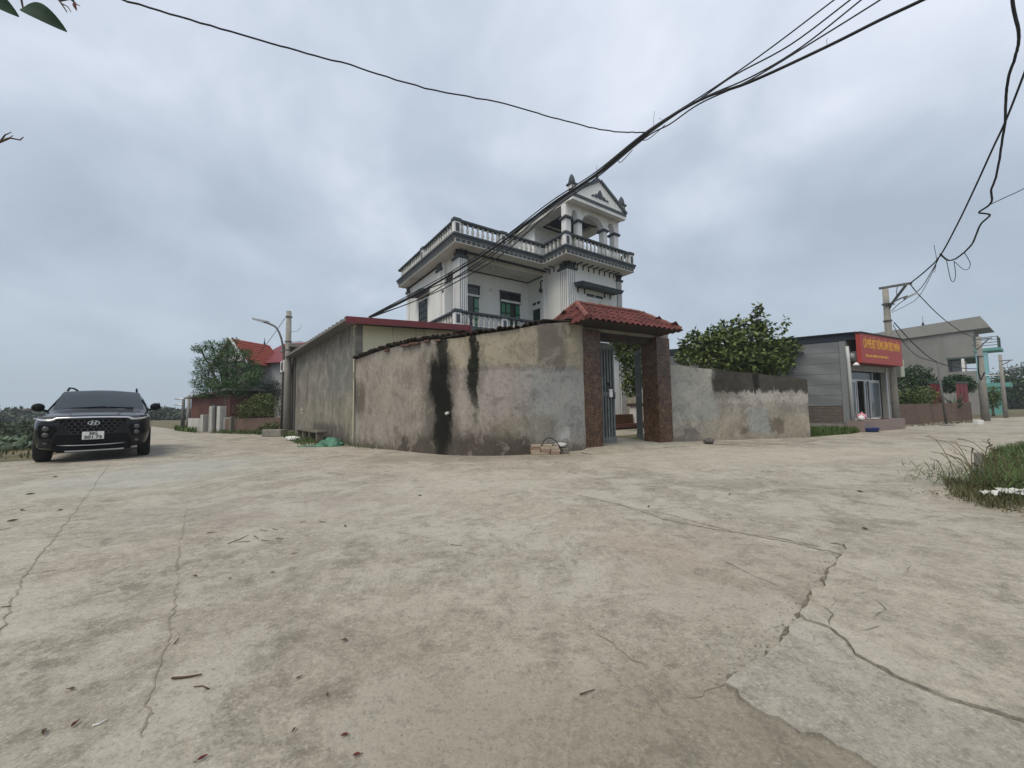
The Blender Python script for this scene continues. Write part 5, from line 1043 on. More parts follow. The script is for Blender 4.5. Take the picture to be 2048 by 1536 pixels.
for s in (-1, 1):
    patch('side_window', [[(s*(.915-.0*t), 1.75+t*.1, 1.10), (s*(.915), 2.5, 1.115), (s*.912, 3.3, 1.125), (s*.90, 4.0, 1.15)][::s] if t == 0 else [(s*.72, 2.25, 1.53), (s*.70, 2.6, 1.55), (s*.70, 3.3, 1.55), (s*.70, 3.9, 1.5)][::s] for t in (0, 1)], M['cglass'])
    rr_ = MB().tube([(s*.64, 2.25, 1.60), (s*.63, 2.42, 1.675), (s*.625, 3.2, 1.70), (s*.61, 3.9, 1.665), (s*.62, 4.05, 1.59)], .022, 6).build('roof_rail', M['blackpl'], car, True)
    mr = blob_mesh(.11, .09, .095, 3, .02).build('mirror', M['blackpl'], car, True, (s*1.03, 1.60, 1.09)); MB().tube([(-s*.18, .02, .0), (0, 0, .05)], .028, 6).build('mirror_arm', M['blackpl'], mr)
    # upper slim lamp and lower headlight cluster
    patch('day_lamp', [[(s*.50, .02, .935), (s*.62, .045, .965), (s*.76, .13, .975), (s*.86, .28, .985)][::s], [(s*.50, .005, .915), (s*.62, .03, .925), (s*.76, .11, .93), (s*.885, .27, .945)][::s]], M['lamp'])
    hl = MB().extr([(s*.56, .0, .70), (s*.60, .0, .78), (s*.80, .0, .80), (s*.82, .0, .68), (s*.78, .0, .53), (s*.64, .0, .53)][::-s], (0, .14, 0)).build('headlight', M['blackpl'], car); hl.location.y = -.03; hl.rotation_euler = (0, 0, 0)
    for z, r_ in ((.725, .042), (.60, .04)):
        MB().lathe([(r_+.012, 0), (r_+.01, .02), (r_*.8, .028), (r_*.4, .034)], 14).build('lens', M['lamp'], hl, True, (s*.70, .0, z)).rotation_euler = (R(90), 0, 0)
    MB().bbox(s*.70-.035, s*.70+.035, -.015, .03, .40, .455, .01).build('fog_lamp', M['lamp'], car)
    for yy in (.92, 3.70):
        wh = empty('wheel', (s*.83, yy, .365)); wh.parent = car
        MB().lathe([(.22, -.115), (.33, -.12), (.36, -.095), (.365, 0), (.36, .095), (.33, .12), (.22, .115)], 28).build('tyre', M['tyre'], wh, True).rotation_euler = (0, R(90), 0)
        MB().lathe([(.03, -.11), (.06, -.112), (.215, -.09), (.235, -.10), (.235, .10), (.215, .09), (.06, .112), (.03, .11)], 20).build('rim', M['rim'], wh, True).rotation_euler = (0, R(90), 0)
# grille: dark field with hexagon cells
GP = [(-.52, .905), (.52, .905), (.50, .80), (.31, .605), (-.31, .605), (-.50, .80)]
gr_ = MB().extr([(x, -.022, z) for x, z in GP], (0, .06, 0)).build('grille', M['blackpl'], car)
hexm = MB()
for k_ in range(6):
    a0, a1 = math.pi/3*k_, math.pi/3*(k_+1); q = lambda a, r_: (r_*math.cos(a)*1.25, 0, r_*math.sin(a)*.8); hexm.extr([q(a0, .040), q(a1, .040), q(a1, .050), q(a0, .050)], (0, -.014, 0))
hex_me = hexm.mesh('grille_cell'); hex_me.materials.append(plain('grille_dark_chrome', (.07, .07, .075), .3, .6))
for r_ in range(5):
    z = .87-r_*.062; wd_ = .50 if z > .80 else .50-(.80-z)*.95
    for c_ in range(-6, 7):
        x = (c_+(.5 if r_ % 2 else 0))*.094
        if abs(x) < wd_-.04: o = link('grille_cell', hex_me, None, gr_); o.location = (x, -.022, z)
bar = MB(); bp = [(-.905, .25, .945), (-.80, .09, .905), (-.66, .005, .888), (-.60, -.02, .90), (-.55, -.035, .935), (-.3, -.05, .944), (0, -.055, .948)]; bp += [(-x, y, z) for x, y, z in reversed(bp[:-1])]
bar.tube(bp, [.010, .022, .026, .028, .021, .019, .019, .019, .021, .028, .026, .022, .010], 8); bar.build('chrome_bar', M['chrome'], car, True)
em = MB()
for k_ in range(24):
    a0, a1 = 2*math.pi*k_/24, 2*math.pi*(k_+1)/24; q = lambda a, r_: (r_*math.cos(a)*.095, 0, r_*math.sin(a)*.05); em.extr([q(a0, .84), q(a1, .84), q(a1, 1.0), q(a0, 1.0)], (0, -.012, 0))
emb = em.build('emblem', M['chrome'], car, False, (0, -.044, .825))
for pts in ([(-.052, -.036), (-.03, -.036), (-.008, .036), (-.03, .036)], [(.008, -.036), (.03, -.036), (.052, .036), (.03, .036)], [(-.03, -.012), (.03, .003), (.03, .014), (-.03, 0.0)]): MB().extr([(x, 0, z) for x, z in pts], (0, -.011, 0)).build('emblem_letter', M['chrome'], emb)
M['platew'] = plain('plate_white', (.72, .72, .69), .5, var=.04); lp = MB().bbox(-.17, .17, -.058, -.04, .475, .64, .006).build('number_plate', M['platew'], car)
for tx, z in (('30G', .598), ('501.73', .520)): text_part('plate_number', tx, .088, M['black'], lp, Matrix.Translation((0, -.06, z)) @ Matrix.Rotation(R(90), 4, 'X'), width=.13 if len(tx) < 4 else .27, bold=.0022)
MB().extr([(-.62, -.012, .40), (.62, -.012, .40), (.56, -.012, .585), (-.56, -.012, .585)], (0, .03, 0)).build('lower_intake', M['blackpl'], car)
patch('bumper_lip', [[(x*.80, -.03+.16*x*x, .375) for x in xs], [(x*.82, -.045+.16*x*x, .335) for x in xs]], M['silver'] if False else M['blackpl'])
MB().tube([(-.55, .02, .375), (-.3, -.035, .36), (0, -.045, .355), (.3, -.035, .36), (.55, .02, .375)], .011, 6).build('bumper_strip', M['silver'], car, True)
MB().bbox(-.42, .50, -.02, .10, .225, .255, .008).build('skid_plate', M['silver'], car); MB().bbox(-.62, .62, .0, .6, .24, .40, .03).build('under_tray', M['blackpl'], car)
for s in (-1, 1): patch('fender_flare', [[(s*.955, .92-math.cos(math.pi*i/8)*(.40+d), .36+math.sin(math.pi*i/8)*(.39+d)) for i in range(9)][::s] for d in (0, .05)], M['blackpl'])
MB().tube([(-.5, 1.44, 1.165), (-.1, 1.42, 1.185), (.1, 1.47, 1.20)], .008, 5).build('wiper', M['blackpl'], car); MB().tube([(.15, 1.42, 1.185), (.6, 1.48, 1.165)], .008, 5).build('wiper', M['blackpl'], car)
for s in (-1, 1): patch('hood_crease', [[(s*.36, .12, 1.012), (s*.42, .6, 1.078), (s*.50, 1.1, 1.108), (s*.56, 1.38, 1.13)][::s], [(s*.375, .12, 1.012), (s*.44, .6, 1.084), (s*.52, 1.1, 1.116), (s*.58, 1.38, 1.136)][::s]], M['paint'])

# ================================================================== POLES AND LAMPS
M['polec'] = rough_mat('pole_concrete', (.25, .24, .215), (.33, .315, .285), 4, .92, (.17, .16, .14), 1.4, .25); M['steel'] = rough_mat('dull_steel', (.10, .10, .10), (.16, .16, .155), 6, .6, (.12, .07, .05), 3, .1, .3, .4); M['cable'] = plain('black_cable', (.010, .010, .011), .55)
def pole(name, base, H_, r0, r1, label, group=None):
    root = empty(name, base, 0, label, 'pole', group); MB().tube([(0, 0, -.05), (0, 0, H_*.5), (0, 0, H_)], [r0, (r0+r1)/2, r1], 14).build('shaft', M['polec'], root, True); return root
def band(root, z, r_): MB().lathe([(r_, 0), (r_, .05)], 14).build('band', M['steel'], root, False, (0, 0, z))
def arm(root, a, b_, w_=.035, name='crossarm'):
    a, b_ = Vector(a), Vector(b_); d = (b_-a); return MB().tube([a, b_], w_, 4).build(name, M['steel'], root)
pr = Vector(G(1792, 856.0)); pr = pr*(15.65/pr.y); RP = pole('utility_pole', pr, 5.80, .165, .095, 'tall concrete utility pole with steel crossarms beside the cafe sign')
for z in (5.05, 4.35, 3.6): band(RP, z, .145-.0*z)
def rel(px, py, Y, o): return AT(px, py, Y)-o
arm(RP, rel(1758, 577, 15.4, pr), rel(1824, 566, 14.6, pr), .055); arm(RP, (0.02, -.1, 4.95), rel(1812, 570, 14.6, pr), .045, 'brace'); arm(RP, (-.22, -.1, 5.02), (.2, -.14, 5.04), .03, 'bracket')
la = MB().tube([rel(1779, 617, 15.2, pr), rel(1785, 605, 15, pr), rel(1800, 597, 14.8, pr), rel(1815, 592, 14.7, pr)], .03, 8).build('lamp_arm', M['steel'], RP, True)
hd = MB().extr([rel(1812, 594, 14.7, pr), rel(1836, 583, 14.5, pr), rel(1836, 587, 14.5, pr), rel(1813, 598, 14.7, pr)], (.05, .16, 0)).build('lamp_head', M['silver'], RP)
MB().bbox(-.12, .12, -.10, .10, 1.0, 1.08, .02).build('foot_band', M['steel'], RP).location.z = .3
MB().tube([(-.2, -.12, 1.2), (-.26, -.16, 1.1), (-.2, -.18, .98)], .014, 6).build('hook', M['steel'], RP)
MB().bbox(.22, .38, -.16, .10, 2.05, 2.75, .015).build('meter_box', plain('meter_pale', (.42, .45, .38), .6), RP)
p2 = Vector(G(1972, 842)); P2 = pole('utility_pole', p2, 4.35, .16, .09, 'concrete utility pole standing before the turquoise front')
arm(P2, rel(1944, 680, 19.6, p2), rel(1984, 676, 19.2, p2), .035); arm(P2, rel(1945, 691, 19.6, p2), rel(1958, 690, 19.5, p2), .03, 'bracket'); arm(P2, rel(1953, 700, 19.5, p2), rel(1977, 678, 19.2, p2), .025, 'brace')
for z in (2.1, 3.3): band(P2, z, .125)
MB().tube([rel(1956, 712, 19.3, p2), rel(1957, 745, 19.3, p2), rel(1962, 760, 19.3, p2), rel(1969, 745, 19.3, p2)], .03, 6).build('cable_loop', M['cable'], P2, True)
p3 = Vector(G(2012, 836)); P3 = pole('utility_pole', p3, 3.75, .10, .07, 'far concrete utility pole past the turquoise front')
arm(P3, rel(1999, 722, 22, p3), rel(2025, 720, 21.8, p3), .035); arm(P3, rel(2004, 730, 22, p3), rel(2020, 722, 21.8, p3), .025, 'brace')
MB().tube([rel(2008, 750, 22, p3), rel(2016, 741, 22, p3), rel(2026, 736, 21.8, p3)], .03, 8).build('lamp_arm', M['steel'], P3, True); MB().extr([rel(2023, 735, 21.8, p3), rel(2036, 733, 21.6, p3), rel(2036, 735, 21.6, p3), rel(2023, 738, 21.8, p3)], (.05, .15, 0)).build('lamp_head', M['silver'], P3)
tp = Vector(G(1893, 851)); TP = empty('thin_post', tp, 0, 'thin leaning grey steel post in front of the brick garden wall', 'post'); MB().tube([(0, 0, 0), rel(1875, 724, tp.y+.2, tp)], [.045, .035], 8).build('shaft', M['steel'], TP, True); MB().bbox(-.2, .2, -.15, .15, 0.005, .06, .01).build('foot', M['polec'], TP)
# left: concrete pole and street lamp
lp0 = Vector(G(573, 868)); LP = pole('utility_pole', lp0, 5.85, .17, .11, 'pale topped concrete utility pole behind the curved street lamp')
for z in (5.55, 4.35, 3.95): band(LP, z, .15)
MB().tube([(.12, 0, 4.85), (.42, 0, 4.88), (.62, -.05, 5.05), (.55, -.05, 5.25)], .014, 6).build('cable_loop', M['bal'], LP, True)
sl0 = Vector(G(564, 868))+Vector((0, .05, 0)); SLP = empty('street_lamp', sl0, 0, 'dark street lamp post with long curved arm by the grey shed', 'street lamp')
MB().tube([(0, 0, 0), (0, 0, 2.2), (0, 0, 4.2)], [.11, .085, .06], 10).build('post', M['rust'], SLP, True)
MB().tube(cat_rom([rel(567, 700, sl0.y, sl0), rel(562, 675, sl0.y, sl0), rel(553, 656, sl0.y, sl0), rel(540, 648, sl0.y, sl0), rel(528, 644, sl0.y, sl0)], 5), .045, 8).build('arm', M['steel'], SLP, True)
MB().extr([rel(532, 641, sl0.y, sl0), rel(531, 647, sl0.y, sl0), rel(504, 639, sl0.y, sl0), rel(504, 635, sl0.y, sl0)], (.03, .22, 0)).build('lamp_head', M['silver'], SLP)
for i, (px, by, ty, Y, lamp) in enumerate(((376, 861, 790, 24, 0), (365, 860, 798, 26, 1))):
    b0 = Vector(AT(px, by, Y)); b0.z = 0; r_ = empty('utility_pole' if not lamp else 'street_lamp', b0, 0, ('distant pale utility pole beyond the brick gatehouse', 'distant double armed street lamp beyond the brick gatehouse')[i], ('pole', 'street lamp')[i])
    h_ = AT(px, ty, Y).z; MB().tube([(0, 0, 0), (0, 0, h_)], [.12, .08], 8).build('shaft', M['polec'] if not lamp else M['steel'], r_, True)
    if lamp:
        for z in (h_-.05, h_-.45): MB().tube([(0, 0, z), (-.3, 0, z+.06), (-.6, 0, z+.08)], [.04, .05, .05], 6).build('lamp_arm', M['silver'], r_)
    else: MB().tube([(-.1, 0, h_-1.0), (.5, 0, h_-1.05)], .03, 5).build('crossarm', M['steel'], r_)

# ================================================================== LEFT SIDE
M['offwhite'] = rough_mat('dull_white_wash', (.42, .42, .39), (.50, .50, .47), 2, .9, (.30, .29, .26), 1.2, .1)
M['brickr'] = rough_mat('dark_red_brick', (.10, .044, .037), (.135, .062, .052), 3, .9, (.07, .035, .03), 1, .2)
lw0, lw1 = Vector((-9.9, 19.3, 0)), Vector((-15.1, 20.3, 0))
M['brownbrick2'] = M['brownbrick']
long_wall('brick_wall', lw0, lw1, .78, .72, .18, M['brownbrick'], 'low brown brick wall under the feathery tree')
gh = empty('gatehouse', (-15.3, 20.4, 0), R(150), 'small dark red brick gatehouse with white gate pillars', 'gatehouse')
# local +x runs away along the road (to the left), +y towards the camera side is negative
MB().box(0, 4.6, -2.6, -.3, 0, 2.05).build('wall', M['brickr'], gh); MB().add([(-.15, -2.8, 2.25), (4.8, -2.8, 1.9), (4.8, .0, 1.9), (-.15, .0, 2.25), (-.15, -2.8, 2.33), (4.8, -2.8, 1.98), (4.8, .0, 1.98), (-.15, .0, 2.33)], [(0, 1, 2, 3), (7, 6, 5, 4), (4, 5, 1, 0), (5, 6, 2, 1), (6, 7, 3, 2), (7, 4, 0, 3)]).build('roof', M['soffit'], gh)
for x in (.25, 1.15, 2.15): MB().bbox(x, x+.34, -.29, .05, 0, 1.4 if x < 2 else .95, .02).build('gate_pillar', M['offwhite'], gh)
MB().box(.6, 1.14, -.2, -.1, 0.02, 1.45).build('gate_door', M['rust'], gh); MB().box(2.6, 4.4, -.28, -.1, 0, .75).build('white_panel', M['offwhite'], gh); MB().box(1.6, 2.1, -.299, -.28, .9, 1.5).build('window', M['glassd'], gh); MB().box(-.6, .2, -.26, -.1, 0, .8).build('side_wall', M['greyren'], gh); MB().bbox(-.75, -.6, -.28, -.05, 0, .85, .01).build('gate_pillar', M['moss'], gh)
# red roofed house
rh = empty('house', (-20.4, 28.5, 0), R(-14), 'grey house with steep red sheet roof and orange tiled gable', 'house')
M['rsheet'] = plain('red_sheet_roof', (.18, .035, .04), .55); M['orange'] = rough_mat('orange_tile', (.23, .05, .035), (.29, .07, .045), 5, .8, (.30, .08, .04), 1, .2)
MB().box(2.4, 8.5, 0, 6, 0, 4.7).build('wall', rough_mat('lilac_grey_wall', (.30, .30, .31), (.34, .34, .35), 1, .9, None), rh)
MB().add([(1.2, -.4, 4.55), (8.9, -.4, 4.55), (8.9, 3.0, 6.6), (1.2, 3.0, 6.6), (8.9, 6.4, 4.55), (1.2, 6.4, 4.55)], [(0, 1, 2, 3), (3, 2, 4, 5), (1, 4, 2), (0, 3, 5), (0, 5, 4, 1)]).build('roof', M['rsheet'], rh)
gb = MB().add([(.3, -1.6, 4.6), (2.6, -1.6, 4.6), (1.45, -1.6, 6.05), (.3, 1.2, 4.6), (2.6, 1.2, 4.6), (1.45, 1.2, 6.05)], [(0, 1, 2), (0, 3, 4, 1), (3, 5, 4), (0, 2, 5, 3), (2, 1, 4, 5)]).build('gable', rough_mat('gable_white', (.52, .52, .5), (.58, .58, .56), 2, .9, None), rh)
for (xa, za, xb, zb) in ((1.45, 6.15, -.15, 4.3), (1.45, 6.15, 3.05, 4.3)):
    for r_ in range(11):
        t0, t1 = r_/11, (r_+1.12)/11; x0, z0, x1, z1 = xa+(xb-xa)*t0, za+(zb-za)*t0, xa+(xb-xa)*t1, za+(zb-za)*t1
        MB().add([(x0, -1.9, z0+.03), (x0, 1.3, z0+.03), (x1, 1.3, z1+.09), (x1, -1.9, z1+.09), (x1, -1.9, z1+.03), (x1, 1.3, z1+.03)], [(0, 1, 2, 3), (3, 2, 5, 4)]).build('tile_course', M['orange'], gb)
    MB().tube([(xa, -1.92, za+.08), (xb, -1.92, zb+.08)], .07, 6).build('verge_trim', M['white'], gb)
MB().lathe([(.16, 0), (.16, .03), (.12, .03), (.12, 0)], 16).build('gable_roundel', M['glassd'], gb, False, (1.5, -1.62, 5.2)).rotation_euler = (R(90), 0, 0)
MB().box(.45, 2.5, -1.5, 3, 0, 4.6).build('wing_wall', M['greyren'], rh); MB().box(1.3, 1.75, -1.53, -1.49, 3.0, 4.0).build('window', M['glassd'], rh)
w2 = MB().box(4.6, 5.5, -.03, .0, 2.6, 3.9).build('window', M['glassd'], rh); MB().box(4.75, 4.85, -.05, -.01, 2.6, 3.3).build('frame', M['white'], w2); MB().box(4.6, 5.5, -.05, -.01, 3.3, 3.4).build('frame', M['white'], w2)
MB().lathe([(.04, 0), (.08, .1), (.03, .3), (.01, .6)], 8).build('lightning_rod', M['rust'], rh, True, (1.45, .9, 6.1))
# feathery tree before it: flat spreading sprays
sp_ = [(400, 695, .35), (425, 690, .45), (455, 690, .4), (440, 710, .6), (475, 705, .5), (415, 725, .6), (455, 735, .8), (495, 730, .65), (505, 750, .5), (410, 765, .6), (440, 765, .7), (480, 765, .8), (430, 785, .6), (470, 780, .7), (515, 765, .35), (392, 697, .2), (470, 680, .18), (452, 680, .2), (400, 785, .35), (384, 762, .14), (405, 745, .45), (495, 705, .3), (500, 790, .35), (520, 740, .25)]
FT = [bl(x, y+2, 20.9+((i*7) % 5)*.22, r_, r_*.5+.05) for i, (x, y, r_) in enumerate(sp_)]
M['leafE'] = leaf_mat('feathery_leaf', (.022, .06, .018), (.085, .18, .05))
ft_ = tree('feathery_tree', (-15.3, 20.95, 0), FT, 13000, .13, M['leafE'], 'feathery spreading tree with flat leaf sprays over the brick wall', trunk_r=.10, lw=.34, limbs=20, fork=(-15.6, 20.95, 1.9), droop=.35)
for i, (bb, mt, lab) in enumerate((([bl(510, 815, 20.4, .8, .45), bl(540, 815, 20.2, .6, .5), bl(525, 800, 20.6, .6, .4), bl(495, 825, 20.2, .4, .3)], 'leafA', 'leafy shrub behind the low brick wall beside the street lamp'),
                                  ([bl(545, 785, 22.5, .5, .7), bl(530, 790, 22.5, .5, .5)], 'leafD', 'thin grey green tree before the grey house wall'),
                                  ([bl(535, 860, 18.9, .5, .22), bl(545, 852, 18.9, .3, .22), bl(520, 865, 18.8, .3, .12)], 'leafA', 'low weed clump at the roadside below the brick wall'))):
    cx = sum(q[0] for q in bb)/len(bb); cy = sum(q[1] for q in bb)/len(bb); tree('shrub', (cx, cy, 0), bb, 2300 if i < 2 else 1300, .12 if i < 2 else .09, M[mt], lab, 'shrub', trunk_r=.04, limbs=4, lw=.5)
M['leafH'] = leaf_mat('hedge_leaf', (.02, .042, .016), (.06, .09, .035))
# far tree belt across the fields: trees one can tell apart
rt_ = random.Random(11)
for i in range(26):
    x_ = -14+i*15 if False else 0
    az = -58+i*1.1; Y = rt_.uniform(58, 74); p = Vector((math.tan(R(az))*Y, Y, 0)); r_ = rt_.uniform(2.0, 3.0); h_ = rt_.uniform(.75, 1.25)
    tree('field_tree', p, [(p.x, p.y, h_*1.0, r_, r_, h_*.8), (p.x+r_*.8, p.y, h_*.8, r_*.8, r_*.8, h_*.6), (p.x-r_*.8, p.y+.5, h_*.7, r_*.8, r_*.8, h_*.6)], 700, .6, M['leafD'], 'bushy tree in the far tree belt across the field', 'tree', 'trees of the far belt across the field', .15, limbs=2, lw=.6)
# village roofs behind the car
for i, (px0, px1, py, Y, lab) in enumerate(((-30, 40, 821, 78, 'distant red hipped roof house over the tree belt'), (30, 95, 825, 74, 'distant long red roof house beside the car mirror'))):
    a, b_ = AT(px0, py, Y), AT(px1, py, Y); v_ = empty('far_house', (a.x, a.y, 0), math.atan2(b_.y-a.y, b_.x-a.x), lab, 'house'); L_ = (b_-a).length; h_ = a.z
    MB().box(.4, L_-.4, 0, 6, 0, h_-.9).build('wall', M['cream'], v_)
    rf_ = MB().add([(0, -.5, h_-1.1), (L_, -.5, h_-1.1), (L_, 6.5, h_-1.1), (0, 6.5, h_-1.1), (L_*.25, 3, h_+.35), (L_*.75, 3, h_+.35)], [(0, 1, 5, 4), (1, 2, 5), (2, 3, 4, 5), (3, 0, 4), (3, 2, 1, 0)]).build('roof', plain('far_red_roof', (.17, .085, .075), .85), v_)
    for x in (L_*.2, L_*.5, L_*.8): MB().box(x-.6, x+.6, -.04, .0, 1.2, h_-1.6).build('window', M['glassd'], v_)
for i in range(9):      # bushes in front of the village roofs
    az = -58+i*1.0; Y = rt_.uniform(21, 25); p = Vector((math.tan(R(az))*Y, Y, 0)); r_ = rt_.uniform(.8, 1.2); h_ = rt_.uniform(.36, .48)
    tree('field_bush', p, [(p.x, p.y, h_*.9, r_, r_, h_*.8), (p.x+r_, p.y, h_*.7, r_*.8, r_, h_*.6)], 800, .2, M['leafH'], 'dark green bush at the far edge of the field', 'bush', 'bushes along the far edge of the field', .08, limbs=2, lw=.6)
# field strip left of the road: rough grass, lotus-like broad leaves
grass('grass', [(-11.3, 9.0), (-13.0, 11.5), (-40, 30), (-60, 30), (-60, 6), (-16, 4.2), (-11.9, 8.6)], 16000, .13, M['grass2'], .02, .6, 'dull rough grass on the field edge beside the car')
bp_ = [(-13.5-RNG.random()*16, 0) for _ in range(1)]
q = np.stack([RNG.uniform(-20, -15.0, 900), np.zeros(900)], 1); q[:, 1] = -q[:, 0]*RNG.uniform(.68, .83, 900); C_ = np.hstack([q, RNG.uniform(.08, .22, (900, 1))])
lo = link('water_plants', leaves('water_plants', C_, np.tile([0, 0, .15], (900, 1)), .2, .2, .1, .8), leaf_mat('broad_leaf', (.05, .085, .045), (.13, .18, .11))); tag(lo, 'broad pale green leaves covering the field beyond the car', 'plants', kind='stuff')

# ================================================================== CABLES
def cable(pts, r_, label, group=None, name='cable', sub=6, n=6, wob=0.0, seed=0):
    """pts: (photo x, photo y, distance)"""
    P = cat_rom([AT(*p) for p in pts], sub)
    if wob:
        rr = random.Random(seed); P = [Vector(p)+Vector((rr.uniform(-wob, wob), 0, rr.uniform(-wob, wob))) for p in P]
    o = MB().tube(P, r_, n).build(name, M['cable'], None, True); tag(o, label, 'cable', group); return o
YA = lambda x: float(np.interp(x, [738, 900, 1100, 1290, 1500, 1845, 2400], [13.3, 11.9, 10.2, 9.0, 7.8, 6.4, 5.0]))
def A_(*pp): return [(x, y, YA(x)) for x, y in pp]
gA = 'overhead cables running past the white house'
cable(A_((738, 633), (800, 600), (900, 545), (1000, 480), (1100, 404), (1190, 345), (1290, 265), (1400, 194), (1480, 140), (1560, 82), (1668, 0), (1800, -98)), .015, 'overhead cable fanning uppermost from the bundle above the house', gA)
cable(A_((738, 634), (810, 598), (850, 580), (920, 552), (1000, 500), (1100, 415), (1190, 352), (1290, 270), (1400, 198), (1470, 150), (1580, 90), (1700, 0), (1830, -100)), .016, 'overhead cable in the bundle crossing the white house', gA)
cable(A_((739, 634), (830, 602), (900, 562), (1000, 494), (1095, 413), (1190, 354), (1290, 273), (1395, 202), (1500, 155), (1600, 96), (1722, 0), (1850, -105)), .016, 'overhead cable in the bundle crossing the white house', gA)
cable(A_((740, 636), (850, 594), (920, 560), (1005, 508), (1100, 424), (1190, 358), (1290, 276), (1340, 248), (1400, 207), (1500, 160), (1640, 75), (1760, 0), (1900, -90)), .016, 'overhead cable in the bundle crossing the white house', gA)
cable(A_((738, 634), (800, 606), (900, 550), (1000, 487), (1100, 410), (1190, 350), (1290, 268), (1400, 200), (1500, 164), (1650, 95), (1760, 40), (1845, 0), (2000, -75)), .030, 'thickest overhead cable of the bundle with small clips', gA)
cable(A_((1265, 300), (1242, 324), (1238, 316), (1262, 292), (1300, 262), (1285, 268), (1285, 280), (1300, 276), (1330, 250)), .009, 'loop of slack cable tied to the bundle above the pediment')
cable([(1290, 265, 9), (1220, 262, 8.7), (1130, 242, 8.3), (1010, 208, 7.8), (850, 176, 7.1), (700, 130, 6.5), (560, 92, 5.9), (400, 45, 5.4), (235, -4, 5.0), (60, -60, 4.6)], .0145, 'single twisted overhead cable joining the bundle from the left side road', None, sub=8, wob=.009, seed=3)
for i, pp in enumerate((((1308, 255), (1307, 240), (1309, 222)), ((1322, 250), (1326, 240), (1318, 236)), ((1404, 208), (1407, 198), (1404, 192)), ((1655, 95), (1653, 80), (1656, 76)))):
    o = MB().tube([AT(x, y, YA(x)) for x, y in pp], .004, 5).build('wire_end', M['cable']); tag(o, 'loose wire end sticking up from the cable bundle', 'wire', 'loose wire ends on the bundle')
YC = lambda x, y: float(np.interp(y, [-80, 0, 200, 400, 520, 610], [5.5, 6.2, 8.2, 11.2, 13.6, 15.0]))
def C2(*pp): return [(x, y, YC(x, y)) for x, y in pp]
cable(C2((1820, 567), (1852, 541), (1880, 512), (1915, 448), (1950, 375), (1985, 298), (2012, 240), (2048, 148), (2100, 10)), .022, 'straight taut overhead cable rising from the pole crossarm')
cable(C2((2022, -30), (2026, 10), (2037, 60), (2037, 85), (2030, 115), (2016, 160), (2012, 200), (2010, 245), (2003, 290), (1998, 325), (1990, 360), (1982, 380), (1984, 400), (1976, 412), (1958, 425), (1980, 430), (1962, 448), (1950, 475), (1944, 488), (1928, 505), (1910, 518), (1895, 520), (1880, 508)), .026, 'thick kinked overhead cable hanging in a curve beside the taut one', None, sub=5, wob=.006, seed=8)
cable(C2((2110, 340), (2048, 377), (2010, 395), (1975, 412), (1958, 424)), .012, 'cable branching to the right from the kinked cable')
cable(C2((1882, 508), (1862, 545), (1838, 580), (1800, 606), (1783, 622)), .014, 'service cable sagging down to the pole band', 'service cables at the pole'); cable(C2((1880, 510), (1860, 555), (1836, 595), (1810, 612), (1784, 625)), .010, 'service cable sagging down to the pole band', 'service cables at the pole')
cable(C2((1893, 520), (1898, 545), (1902, 560), (1908, 563), (1911, 548), (1908, 522)), .010, 'hanging wire loop under the kinked cable', 'hanging wire loops'); cable(C2((1928, 504), (1940, 525), (1937, 538), (1926, 538), (1910, 524)), .010, 'hanging wire loop under the kinked cable', 'hanging wire loops'); cable(C2((1875, 515), (1869, 545), (1873, 520), (1868, 490)), .007, 'short loose wire stub at the cable splice')
cable([(1820, 568, 14.6), (1840, 592, 15.2), (1880, 632, 16.8), (1920, 662, 18.3), (1950, 676, 19.4)], .016, 'cable spanning between the crossarms of the two right poles')
cable([(1788, 645, 15.2), (1830, 690, 16.5), (1870, 722, 18), (1915, 735, 19), (1955, 738, 19.5)], .018, 'cable sagging from the cafe pole to the farther pole'); cable([(1786, 650, 15.2), (1805, 682, 15.6), (1835, 712, 16.3), (1875, 725, 16.6)], .012, 'cable sagging from the cafe pole to the thin post')
cable([(1795, 572, 15), (1793, 585, 15), (1796, 592, 15), (1806, 580, 15), (1810, 570, 14.8)], .012, 'cable loop hanging under the pole crossarm')
cable([(570, 636, 18.2), (548, 668, 19), (520, 705, 21), (495, 735, 23)], .012, 'thin cable falling from the lamp pole toward the red roof'); cable([(576, 684, 18.3), (590, 684, 18.6), (604, 683, 18.9)], .012, 'short cable from the lamp pole to the annex roof')

# ================================================================== SMALL THINGS
# green tarpaulin sack lying by the shed
M['tarp'] = rough_mat('green_tarp', (.06, .17, .12), (.10, .25, .17), 4, .6, (.04, .09, .06), 3, .3, .35)
def tarp_mesh():
    rr = random.Random(4); b = MB(); n, m = 22, 14
    for i in range(n+1):
        t = i/n; x = -.62+1.24*t; w_ = .05+.19*max(0, min(1, (t-.02)/.55))**.8*(1 if t < .93 else (1-t)/.07*.6+.4); h_ = .03+.20*max(0, min(1, (t-.38)/.25))*(1 if t < .9 else (1-t)/.1*.8+.2); yo = .06*math.sin(t*6)
        for j in range(m):
            a = math.pi*j/(m-1); fold = 1+.16*math.sin(a*5+t*17)+.10*math.sin(a*9-t*31)+rr.uniform(-.05, .05)
            b.v.append((x+.03*math.sin(a*4+i), yo-math.cos(a)*w_*fold, max(.004, math.sin(a)*h_*fold)+.004))
    b.f = [(i*m+j, i*m+j+1, (i+1)*m+j+1, (i+1)*m+j) for i in range(n) for j in range(m-1)]; b.f += [tuple(range(m)), tuple(n*m+j for j in reversed(range(m)))]; return b
o = tarp_mesh().build('tarpaulin_sack', M['tarp'], None, True, G(641, 893)); o.rotation_euler.z = R(12); tag(o, 'crumpled green tarpaulin sack lying at the foot of the shed', 'sack')
